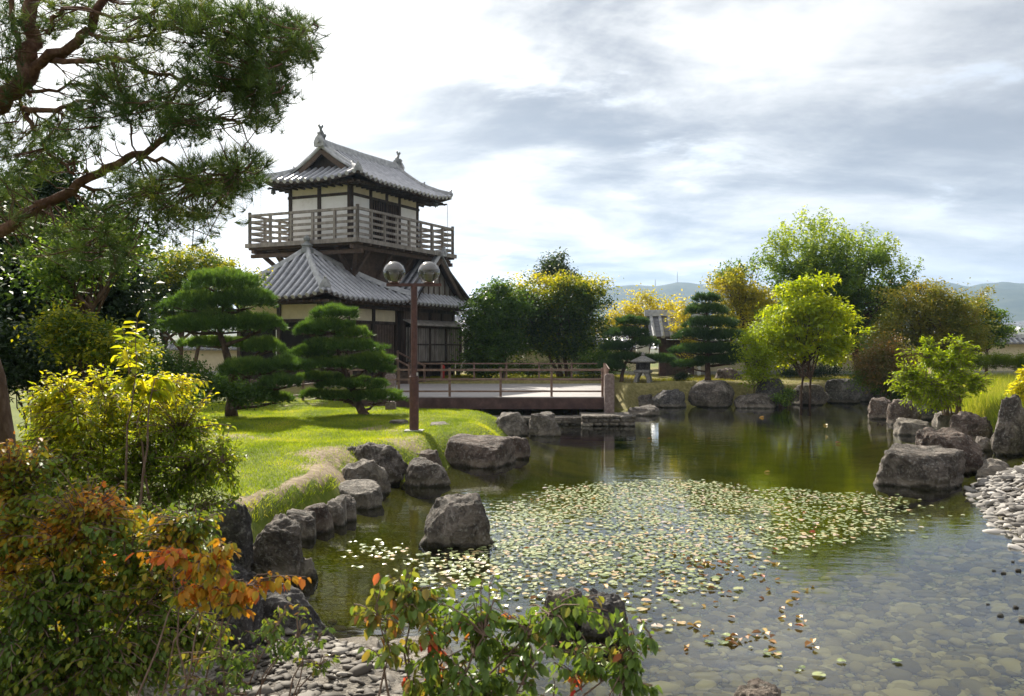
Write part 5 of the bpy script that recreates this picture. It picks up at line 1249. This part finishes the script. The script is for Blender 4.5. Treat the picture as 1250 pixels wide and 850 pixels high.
# clipped hedge
hb=mass('clipped_hedge','long flat-topped clipped green hedge at the right edge',[(1222+i*26,441,17,9) for i in range(-1,5)],35,460,70,.10,.05,'grass',cat='hedge',tonef=lambda P,t:t*.25)
# ------------------------------------------------------------------ cloud-pruned pines
cloudpine('cloud_pine','large cloud-pruned pine on the lawn left of the lamp post',foot(283,23.5),
 [(272,346,46,24),(240,372,40,22),(300,368,42,22),(222,398,30,14),(272,398,58,22),(318,396,30,18),(262,420,40,10,.4),(322,425,26,16),(300,452,34,20,-.6),(350,448,34,16,-.9),(345,468,26,14,-1.2),(300,482,36,16,-1.0),(275,468,20,14,.6),(335,488,24,10,-.8)],23.5,
 [(283,478),(284,455),(275,430),(268,400),(275,365)],ntuft=9500,per=13,ln=.14,wd=.013,tr=.15,mat='needle')
cloudpine('cloud_pine','rounded cloud-pruned pine on the lawn beside the lamp post',foot(447,23.2),
 [(408,384,30,13),(400,400,38,14),(378,405,20,12),(430,408,22,12),(418,424,50,14),(380,432,28,12),(455,440,26,13),(412,446,46,13),(465,452,16,10),(390,462,30,8),(430,470,44,12),(385,483,20,9),(462,485,32,13),(420,485,26,10)],23.5,
 [(447,506),(437,492),(428,470),(415,440),(408,395)],ntuft=8200,per=13,ln=.13,wd=.012,tr=.12,mat='needle')
cloudpine('cloud_pine','conical cloud-pruned pine on the far bank',foot(864,37.3),
 [(862,366,16,9),(862,380,26,11),(868,396,32,12),(850,410,26,11),(885,412,26,12),(845,428,26,9),(875,428,32,12),(895,440,22,10),(840,446,20,6),(870,442,26,8)],37.5,
 [(864,470),(863,440),(864,410),(862,372)],ntuft=4600,per=12,ln=.2,wd=.02,tr=.13,mat='needle_dark')
cloudpine('cloud_pine','small leaning pine above the stone lantern',foot(758,38.8),
 [(772,394,20,9),(765,408,26,10),(785,420,20,10),(752,425,18,10),(765,438,22,10),(800,440,26,9),(748,448,16,10)],38.8,
 [(758,468),(762,448),(772,425),(772,398)],ntuft=2900,per=12,ln=.19,wd=.019,tr=.09,mat='needle_dark')

# ------------------------------------------------------------------ the big red pine over the left corner
KP=.72
bp=thing('red_pine','big red pine whose crooked branches hang over the upper left corner','pine tree',(-4.9,6.7,hz_(-4.9,6.7)))
mb=MB(); BR=[]
def branch(pts,r0,r1,n=5):
    P=[at(p[0],p[1],p[2]*KP) for p in pts]; r0*=KP*.62; r1*=KP*.70; o=[]
    for i in range(len(P)-1):
        a=P[max(i-1,0)];b=P[i];c_=P[i+1];d=P[min(i+2,len(P)-1)]
        for k in range(4):
            t=k/4; q=.5*((2*b)+(c_-a)*t+(2*a-5*b+4*c_-d)*t*t+(3*b-a-3*c_+d)*t**3)
            o.append(q+Vector((random.gauss(0,.008),random.gauss(0,.02),random.gauss(0,.008))))
    o.append(P[-1]); m_=len(o)
    mb.tube(o,[(r0+(r1-r0)*i/(m_-1)) for i in range(m_)],max(5,n)); BR.append(o); return o
base=Vector((-4.9,6.7,hz_(-4.9,6.7)-.1))
tr_=[base,Vector((-4.8,6.65,1.4)),Vector((-4.7,6.5,2.4)),Vector((-4.55,6.4,3.2)),Vector((-4.5,6.33,3.5))]
mb.tube(tr_,[.20,.16,.14,.13,.11],12)
branch([(-190,235,8.8),(-90,180,8.7),(0,124,8.6),(28,100,8.5),(42,60,8.5),(36,20,8.4),(50,-30,8.4)],.16,.08,9)
branch([(30,104,8.5),(52,76,8.4),(95,50,8.2),(112,30,8.1),(127,-10,8.0)],.085,.05,8)
branch([(56,70,8.4),(90,76,8.2),(140,72,8.0),(185,88,7.8),(235,100,7.6),(290,112,7.4)],.05,.012)
branch([(60,40,8.2),(70,15,8.1),(110,12,7.9),(150,25,7.7),(190,12,7.5)],.04,.012)
branch([(110,40,8.1),(150,48,7.8),(210,32,7.6),(270,50,7.4),(320,40,7.3)],.03,.008)
branch([(28,102,8.5),(22,60,8.6),(14,20,8.6),(20,-20,8.7)],.05,.03)
branch([(-160,370,9.2),(-60,325,9.0),(0,283,8.7),(40,256,8.6),(85,232,8.5),(130,204,8.3),(165,190,8.2),(200,170,8.0),(226,150,7.9),(262,143,7.7),(300,150,7.5)],.105,.012,9)
branch([(165,192,8.2),(200,196,8.0),(225,212,7.8),(255,222,7.6),(290,212,7.4)],.032,.008)
branch([(30,132,8.5),(60,136,8.3),(95,128,8.1),(130,115,7.9)],.05,.012)
branch([(30,138,8.5),(48,165,8.6),(62,190,8.6),(90,212,8.6)],.04,.02)
branch([(140,74,8.0),(150,120,7.9),(160,160,7.9),(168,195,7.9),(182,232,7.9)],.022,.008)
branch([(100,226,8.5),(130,238,8.4),(128,265,8.3),(140,300,8.2)],.03,.007)
branch([(35,115,8.5),(70,110,8.3),(90,98,8.2)],.035,.01)
branch([(290,112,7.4),(320,90,7.3),(355,60,7.2),(385,25,7.1)],.012,.004)
branch([(300,150,7.5),(315,120,7.4),(335,95,7.3)],.012,.004)
branch([(0,90,9.3),(30,130,9.2),(60,150,9.0)],.03,.01)
# needle sprays
cl=[(200,25,55,28,7.7,150),(280,25,60,28,7.5,170),(265,85,48,38,7.5,210),(320,110,34,46,7.4,210),(330,55,48,30,7.3,150),(365,30,26,18,7.2,46),(362,60,24,18,7.2,40),(190,130,46,26,7.9,150),(230,150,34,20,7.8,90),
 (120,120,44,30,8.1,130),(90,165,50,26,8.5,100),(30,190,44,40,9.0,110),(10,60,40,60,8.9,150),(95,20,50,30,8.2,70),(150,70,50,34,8.0,110),(45,20,40,26,8.7,70),
 (270,215,60,22,7.6,150),(230,240,60,26,7.8,150),(300,200,30,14,7.4,50),(170,265,60,34,8.1,130),(110,285,50,30,8.3,80),(60,290,60,30,8.8,60),(180,215,40,18,8.0,60),(245,280,24,20,7.9,30),(20,250,40,30,9.0,70),(140,320,50,20,8.4,70),(-10,140,40,60,8.8,110)]
allp=np.array([tuple(p) for b_ in BR for p in b_]); Pn=[];Dn=[];Tn=[]
for (px_,py_,rw,rh,d_,c_) in cl:
    tone0=random.uniform(.25,.6)
    for i in range(int(c_*.44)):
        a=random.uniform(0,6.283); r_=math.sqrt(random.random())*1.05
        q=np.array(at(px_+rw*r_*math.cos(a),py_+rh*r_*math.sin(a),(d_+random.gauss(0,.45))*KP))
        j=int(np.argmin(np.linalg.norm(allp-q,axis=1))); root=allp[j]; dv=q-root; l=np.linalg.norm(dv)
        if l>.42: root=q-dv/l*.30*np.array([1,1,.6]); dv=q-root; l=np.linalg.norm(dv)
        mb.tube(bez(root,q,(0,0,-.10*l),3,.012),[.005,.004,.0032,.0024],4,cap=False)
        dd=dv/max(l,1e-4)*.5+np.array([random.gauss(0,.3),random.gauss(0,.3),.45]); dd/=np.linalg.norm(dd)
        for k in range(3):
            Pn.append(q-dd*.042*k+RNG.normal(size=3)*.022*k); Dn.append(dd); Tn.append(tone0+random.gauss(0,.15))
mb.obj('trunk',M['bark_pine'],bp,smooth=True)
V,F,idx=needle_arrays(np.array(Pn),np.array(Dn),19,.10,.62,.0038)
mesh_np('crown',V,F,M['needle_big'],bp,tone=np.array(Tn)[idx])
# bare trunk at the left edge
tb=at(6,505,9.5); tree_=thing('broadleaf_tree','rough grey-brown trunk standing at the left edge above the red bush','tree',(tb.x,tb.y,hz_(tb.x,tb.y)))
MB().tube([(tb.x+.05,tb.y,.3),(tb.x+.02,tb.y,1.2),(tb.x-.08,tb.y,1.9),(tb.x-.3,tb.y,2.6),(tb.x-.9,tb.y,3.6)],[.11,.09,.08,.075,.06],10).obj('trunk',M['bark'],tree_,smooth=True)
Lb=lobes_px([(-60,330,60,60),(-20,260,40,40)],9.5); C,U=sample_lobes(Lb,90,.4); ci=np.repeat(np.arange(90),40); P=C[ci]+RNG.normal(size=(3600,3))*.15
V,F,k=leaf_arrays(P,rdir(3600,.6,-.1),unit(rdir(3600)+[0,0,1.]),.07*(.7+.6*RNG.random(3600))); mesh_np('crown',V,F,M['leaf_dark'],tree_,tone=RNG.random(3600))
# ------------------------------------------------------------------ grass
def blades(name,label,P,h,wd,mat,lean=.35,tone=None):
    n=len(P); z=height(P[:,0],P[:,1]); a=RNG.uniform(0,6.283,n); 
    hh=h*(.5+.9*RNG.random(n)); base=np.stack([P[:,0],P[:,1],z-.01],1); s=np.stack([np.cos(a),np.sin(a),np.zeros(n)],1)*wd*.5
    l=RNG.normal(size=(n,2))*lean
    tip=base+np.stack([l[:,0]*hh,l[:,1]*hh,hh],1)
    V=np.stack([base-s,base+s,tip],1).reshape(-1,3)
    o=mesh_np(name,V,np.arange(n*3).reshape(n,3),M[mat],tone=tone)
    return tagp(o,label,'grass',kind='stuff')
def scatter(x0,x1,y0,y1,n,cond):
    P=np.stack([RNG.uniform(x0,x1,n),RNG.uniform(y0,y1,n)],1); return P[cond(P)]
P=scatter(-9,.6,10.0,29,330000,lambda P:(pond_sd(P[:,0],P[:,1])>.12)&(P[:,1]>-P[:,0]*1.2+7))
bf_=bare(P); P=P[RNG.random(len(P))>np.clip((bf_-.18)*3.0,0,.96)]
k=np.clip(1.25-.028*(P[:,1]-10),.5,1); P=P[RNG.random(len(P))<k]
tn=np.array([mnoise.fractal(Vector((x*1.1,y*.8,2)),1,2,4) for x,y in P])*.60+.38+RNG.normal(0,.1,len(P))
blades('lawn_grass','bright sunlit lawn sloping to the pond',P,.045,.010,'grass',.7,tone=tn)
P=scatter(3.5,17,35.2,46.5,46000,lambda P:(pond_sd(P[:,0],P[:,1])>.8))
nd=np.array([mnoise.fractal(Vector((x*.35,y*.5,1)),1,2,3) for x,y in P]); P=P[RNG.random(len(P))<np.clip(.35+nd*1.4,0.03,1)]
tn=np.array([mnoise.noise(Vector((x*.5,y*.5,7))) for x,y in P])*.6+.55
blades('bank_grass','short dry yellow-green grass on the far bank',P,.09,.022,'dry_grass',.5,tone=tn)
P=scatter(-6,4,39.8,48,26000,lambda P:P[:,1]>0); blades('bank_grass','short grass behind the deck below the cream wall',P,.09,.022,'dry_grass',.5,tone=np.full(len(P),.5))
P=scatter(9.5,19,17.5,35,110000,lambda P:(pond_sd(P[:,0],P[:,1])>.22))
tn=np.array([mnoise.noise(Vector((x*.9,y*.5,5))) for x,y in P])*.5+.45
blades('tall_grass','tall pale grass growing behind the right shore rocks',P,.42,.020,'tall_grass',.35,tone=tn)
P=scatter(13,22,28,40,60000,lambda P:(pond_sd(P[:,0],P[:,1])>.5)); blades('bank_grass','mown green grass between the right shore and the clipped hedge',P,.12,.02,'dry_grass',.5,tone=np.full(len(P),.25))

# cobbles lying on the bed in the shallows
n=10500; P=np.stack([RNG.uniform(-2.8,5.6,n),RNG.uniform(4.4,11.5,n)],1); s=pond_sd(P[:,0],P[:,1]); P=P[(s<-.02)&(P[:,1]-P[:,0]*.55<RNG.normal(7.6,1.0,n))]; zz=height(P[:,0],P[:,1])
bm=bmesh.new(); bmesh.ops.create_icosphere(bm,subdivisions=2,radius=1); bv=np.array([v.co[:] for v in bm.verts]); bf=np.array([[v.index for v in f.verts] for f in bm.faces]); bm.free()
m_=len(P); q_=np.exp(RNG.normal(0,.38,m_)); sc3=np.stack([.050*q_*RNG.uniform(.8,1.5,m_),.042*q_,.022*q_*RNG.uniform(.6,1.2,m_)],1); an=RNG.uniform(0,math.pi,m_); V=bv[None]*sc3[:,None]*(1+.08*RNG.normal(size=(m_,len(bv),1)))
x=V[...,0]*np.cos(an)[:,None]-V[...,1]*np.sin(an)[:,None]; y=V[...,0]*np.sin(an)[:,None]+V[...,1]*np.cos(an)[:,None]
V=np.stack([x+P[:,0:1],y+P[:,1:2],V[...,2]+zz[:,None]+RNG.uniform(0,.03,(m_,1))],-1); F=(bf[None]+np.arange(m_)[:,None,None]*len(bv)).reshape(-1,3)
bedm=leafmat('bed_stone',[(0,(.10,.085,.045)),(.4,(.26,.215,.12)),(.8,(.44,.37,.22)),(1,(.66,.58,.42))],trans=0,rough=.9,spec=.1,jitter=.95)
tagp(mesh_np('bed_cobbles',V.reshape(-1,3),F,bedm,tone=np.full(len(F),.48),smooth=True),'olive-brown cobbles lying under the clear shallow water','pebbles',kind='stuff')

# ------------------------------------------------------------------ lily pads
def inpoly(P,poly):
    ins=np.zeros(len(P),bool); n=len(poly)
    for i in range(n):
        a=poly[i]; b=poly[(i+1)%n]; c=((a[1]<=P[:,1])&(b[1]>P[:,1]))|((b[1]<=P[:,1])&(a[1]>P[:,1]))
        ins^=c&(P[:,0]<a[0]+(P[:,1]-a[1])/(b[1]-a[1]+1e-12)*(b[0]-a[0]))
    return ins
def G2(pts): return [tuple(gz(x,y)[:2]) for x,y in pts]
zones=[(G2([(606,622),(690,596),(800,588),(900,592),(930,615),(890,680),(760,700),(640,715),(575,705),(520,700),(560,668),(606,660)]),400),
 (G2([(885,600),(960,597),(1075,606),(1100,640),(1010,664),(930,672),(880,650)]),210),
 (G2([(440,664),(520,672),(580,690),(600,730),(520,715),(455,690)]),120),
 (G2([(560,690),(760,690),(900,670),(930,700),(780,742),(620,748)]),85),
 (G2([(740,700),(900,690),(900,790),(740,800)]),22),
 (G2([(850,775),(1150,800),(1120,830),(900,815)]),13),
 (G2([(1080,600),(1150,625),(1120,660),(1060,650)]),22)]
pads=[]
for poly,den in zones:
    q=np.array(poly); lo=q.min(0); hi=q.max(0); area=(hi-lo).prod(); 
    c=RNG.uniform(lo,hi,(int(area*den*1.6),2)); c=c[inpoly(c,poly)]
    cn=np.array([mnoise.fractal(Vector((x*1.5,y*1.0,3)),1,2,3) for x,y in c]); c=c[cn+RNG.normal(0,.20,len(c))>(-.14 if den>50 else -.1)]
    c=c+RNG.normal(0,.16,c.shape)
    for x,y in c:
        r_=random.uniform(.018,.030+.024*random.random())
        ok=True
        for (X_,Y_,R_) in pads[-4000:]:
            if abs(X_-x)<.13 and abs(Y_-y)<.13 and (X_-x)**2+(Y_-y)**2<((r_+R_)*.80)**2: ok=False;break
        if ok and pond_sd(np.array([x]),np.array([y]))[0]<-.1: pads.append((x,y,r_))
rk=[(o.location.x,o.location.y,max(o.dimensions.x,o.dimensions.y)*.5) for o in ROCKS]
pads=[p for p in pads if not any((p[0]-a)**2+(p[1]-b)**2<(c*.95)**2 for a,b,c in rk)]
pads.sort(key=lambda p:-(p[2]**2)/(p[1]**3))
def padmat(name,stops,rough,spec):
    m,nt,out=newmat(name); ge=N(nt,'ShaderNodeNewGeometry'); oi=N(nt,'ShaderNodeObjectInfo')
    f=math_(nt,'FRACT',math_(nt,'ADD',ge.outputs['Random Per Island'],oi.outputs['Random']))
    r=ramp(nt,stops); L(nt,f,r.inputs[0]); nz=N(nt,'ShaderNodeTexNoise',Scale=40,Detail=3); L(nt,ge.outputs['Position'],nz.inputs[0])
    c=mixc(nt,mapr(nt,nz.outputs[0],.45,.75,0,.4),r.outputs[0],(.26,.20,.07))
    p=N(nt,'ShaderNodeBsdfPrincipled',Roughness=rough); p.inputs['Specular IOR Level'].default_value=spec; L(nt,c,p.inputs['Base Color'])
    t=N(nt,'ShaderNodeBsdfTranslucent'); L(nt,c,t.inputs[0]); mx=N(nt,'ShaderNodeMixShader'); mx.inputs[0].default_value=.1
    L(nt,p.outputs[0],mx.inputs[1]); L(nt,t.outputs[0],mx.inputs[2]); L(nt,mx.outputs[0],out.inputs[0]); return m
M['pad']=padmat('pad',[(0,(.12,.17,.05)),(.35,(.22,.28,.09)),(.62,(.35,.39,.17)),(.82,(.46,.42,.19)),(.92,(.52,.34,.15)),(1,(.48,.40,.34))],.28,.7)
M['dry_leaf']=padmat('dry_leaf',[(0,(.22,.10,.035)),(.35,(.36,.17,.05)),(.6,(.52,.30,.07)),(.85,(.60,.45,.14)),(1,(.40,.06,.03))],.5,.4)
def padmesh(r_,seed,n=16):
    rs_=random.Random(seed); v=[(0,0,.004)]; 
    for i in range(n+1):
        t=.18+(2*math.pi-.36)*i/n; rr=r_*(1+rs_.uniform(-.05,.05)); v.append((rr*math.cos(t),rr*math.sin(t),.004+.004*math.sin(t*2+seed)+rs_.uniform(0,.004)))
    f=[(0,i+1,i+2) for i in range(n)]; return v,f
protos=[]
for k in range(8):
    v,f=padmesh(.06,k); me=bpy.data.meshes.new('lily_pad'); me.from_pydata(v,[],f); me.materials.append(M['pad']); protos.append(me)
for i,(x,y,r_) in enumerate(pads[:300]):
    o=bpy.data.objects.new('lily_pad',protos[i%8]); COL.objects.link(o); o.location=(x,y,.006+.002*(i%3)); s=r_/.06; o.scale=(s,s,1); o.rotation_euler=(0,0,random.uniform(0,6.28))
    tagp(o,'round pale green water lily pad floating on the pond','lily pad','water lily pads')
V=[];F=[]
for i,(x,y,r_) in enumerate(pads[300:]):
    v,f=padmesh(r_,i,10); a=random.uniform(0,6.28); b=len(V); c_,s_=math.cos(a),math.sin(a)
    V+=[(x+p*c_-q*s_,y+p*s_+q*c_,z+.004+.002*(i%3)) for p,q,z in v]; F+=[tuple(b+j for j in t) for t in f]
tagp(mesh_np('lily_pads',V,F,M['pad']),'carpet of smaller pale green lily pads in the middle of the pond','lily pads','water lily pads','stuff')
print('pads',len(pads))
# floating autumn leaves
lp_=[]
for k in range(3):
    V_,F_,_=leaf_arrays(np.zeros((1,3)),np.array([[1,0,0.]]),np.array([[0,0,1.]]),[.075],.6,6,.2,.1); me=bpy.data.meshes.new('floating_leaf'); me.from_pydata([tuple(v) for v in V_*(1,1+.1*k,1)],[],[tuple(int(i) for i in f) for f in F_]); me.materials.append(M['dry_leaf']); lp_.append(me)
spots=[(x,y) for x,y in zip(RNG.uniform(620,1000,150),RNG.uniform(600,800,150)) if y>760-.33*(x-560) or random.random()<.35][:110]
spots+=[(925+random.gauss(0,14),782+random.gauss(0,3)) for _ in range(9)]+[(870+random.gauss(0,34),690+random.gauss(0,9)) for _ in range(32)]
spots+=[(933,510),(1010,520),(790,537),(940,577),(1010,534),(1020,542)]
for i,(px_,py_) in enumerate(spots):
    g=gz(px_,py_); 
    if any((g.x-a)**2+(g.y-b)**2<(c*.95)**2 for a,b,c in rk): continue
    o=bpy.data.objects.new('floating_leaf',lp_[i%3]); COL.objects.link(o); o.location=(g.x,g.y,.016); s=random.uniform(.6,1.15)*(1+max(0,(g.y-14))*.12); o.scale=(s,s,s); o.rotation_euler=(random.gauss(0,.15),random.gauss(0,.15),random.uniform(0,6.28))
    tagp(o,'fallen brown or yellow leaf floating on the pond','leaf','fallen leaves on the water')

# ------------------------------------------------------------------ foreground shrubs
# yellow-green bush
Lb=lobes_px([(150,505,125,44),(240,555,66,48),(100,470,60,30),(205,480,60,30),(100,550,90,60),(170,560,120,60),(200,605,105,44),(70,500,50,44),(50,570,50,50),(262,560,42,34)],7.6)
shrub('yellow_bush','large sunlit yellow-green leafy bush on the left bank','shrub',(-3.4,7.7,.45),Lb,2300,.050,'leaf_yellow',nleaf=9,tw=.26,nstem=16,tonef=lambda P,t:np.clip(t*.8+.42*sstep(.9,2.0,P[:,2])-.25+.22*nz3(P,1.6),0,1),droopz=.15)
Lb=lobes_px([(157,440,16,40),(160,400,12,22),(163,470,20,20),(195,470,20,14)],7.2)
shrub('yellow_bush','upright leafy shoot with large green leaves above the yellow bush','shrub',(-2.95,7.2,.45),Lb,26,.11,'leaf_yellow',nleaf=8,tw=.3,nstem=3,tonef=lambda P,t:np.clip(t*.8+.1,0,1),droopz=.3)
# bright bush at the right shore
Lb=lobes_px([(1150,472,58,20),(1118,458,34,16),(1185,462,32,16),(1140,492,40,12),(1100,470,20,12),(1162,428,14,26),(1130,428,10,22),(1186,432,10,20),(1102,438,10,14),(1148,445,30,18)],24)
shrub('bright_bush','bright yellow-green bush with upright shoots on the right shore','shrub',(11.4,24.6,.5),Lb,1150,.095,'leaf_bright',nleaf=9,tw=.5,nstem=14,stem_r=.02,tonef=lambda P,t:np.clip(t*.6-.08+.1*nz3(P,1.1),0,1),droopz=-.1,twl=.006)
Lb=lobes_px([(1245,478,14,18),(1256,462,16,20)],22)
shrub('bright_bush','yellow leafy shrub cut by the right edge of the picture','shrub',(12.0,22.2,.5),Lb,110,.12,'leaf_yellow',nleaf=9,tw=.4,nstem=5,tonef=lambda P,t:t+.2,droopz=-.1)
Lb=lobes_px([(1225,468,26,10),(1190,470,18,9)],24.5)
# red-green shrub, lower left
Lb=lobes_px([(20,560,60,32),(90,610,80,36),(30,650,90,50),(160,650,90,36),(90,710,120,50),(200,700,70,40),(60,800,130,70),(190,790,80,50),(225,640,50,24),(240,770,50,36)],4.3)
shrub('autumn_shrub','dense shrub turning from green to orange in the lower left corner','shrub',(-2.1,4.3,.2),Lb,3000,.036,'leaf_autumn',nleaf=9,tw=.2,nstem=22,stem_r=.010,
   tonef=lambda P,t:np.clip(t*.5+.10+.15*sstep(.8,1.6,P[:,2])+.48*nz3(P,3.4,3.0)*sstep(.7,1.2,P[:,2]),0,.85),droopz=.45,wr=.62)
Lb=lobes_px([(-60,600,100,50),(-30,700,120,100),(20,840,120,60),(120,690,120,60),(200,640,70,36),(160,780,110,60),(240,700,50,40)],5.2)
shrub('autumn_shrub','shaded green shrub filling the bottom left edge','shrub',(-2.8,5.2,.3),Lb,1500,.045,'leaf_autumn',nleaf=9,tw=.22,nstem=14,tonef=lambda P,t:np.clip(t*.5+.05+.25*nz3(P,2),0,.8),droopz=.5)
# orange sprays
Lb=lobes_px([(200,672,34,12),(250,690,34,20),(275,665,22,12),(300,715,40,16),(340,705,26,10),(365,700,14,7),(285,735,40,14),(240,720,30,16)],3.6)
shrub('orange_spray','slender branches with hanging bright orange leaves in front of the dark boulder','shrub',(-1.35,3.5,.1),Lb,105,.044,'leaf_autumn',nleaf=7,tw=.13,nstem=7,stem_r=.006,tonef=lambda P,t:np.clip(.50+t*.45+.25*nz3(P,5),0,.95),droopz=.7,wr=.62)
Lb=lobes_px([(340,760,50,30),(300,800,50,36),(240,830,60,40),(380,790,40,30)],3.6)
shrub('green_spray','thin green-leaved twigs below the orange leaves at the bottom','shrub',(-1.15,3.6,.1),Lb,90,.034,'leaf_dogwood',nleaf=8,tw=.15,nstem=8,stem_r=.006,tonef=lambda P,t:np.clip(t*.6+.15+.4*nz3(P,4),0,1),droopz=.6,twig='twig')
# red-berried shrub in the lower middle
Lb=lobes_px([(560,760,80,36),(640,770,80,40),(520,740,70,30),(600,830,110,40),(700,745,50,26),(720,800,60,40),(480,790,50,36),(760,740,28,16),(600,712,40,14),(490,708,52,16),(450,740,40,16),(560,820,90,40)],3.5)
shrub('dogwood_shrub','shrub with drooping oval green and red leaves in the bottom centre','shrub',(-.28,3.45,.1),Lb,300,.050,'leaf_dogwood',nleaf=8,tw=.17,nstem=13,stem_r=.008,
   tonef=lambda P,t:np.clip(t*.75+.05+1.5*np.maximum(0,nz3(P,7.5,1.5)-.27)+.22*(P[:,0]<-.3),0,1),droopz=.75,wr=.56)
Lb=lobes_px([(770,765,26,14),(792,785,14,8),(760,810,30,20),(780,840,20,14)],3.5)
shrub('dogwood_shrub','end twigs with large dark green leaves reaching right over the water','shrub',(.15,3.45,.1),Lb,40,.056,'leaf_dogwood',nleaf=7,tw=.2,nstem=4,stem_r=.005,tonef=lambda P,t:t*.5+.15,droopz=.8)
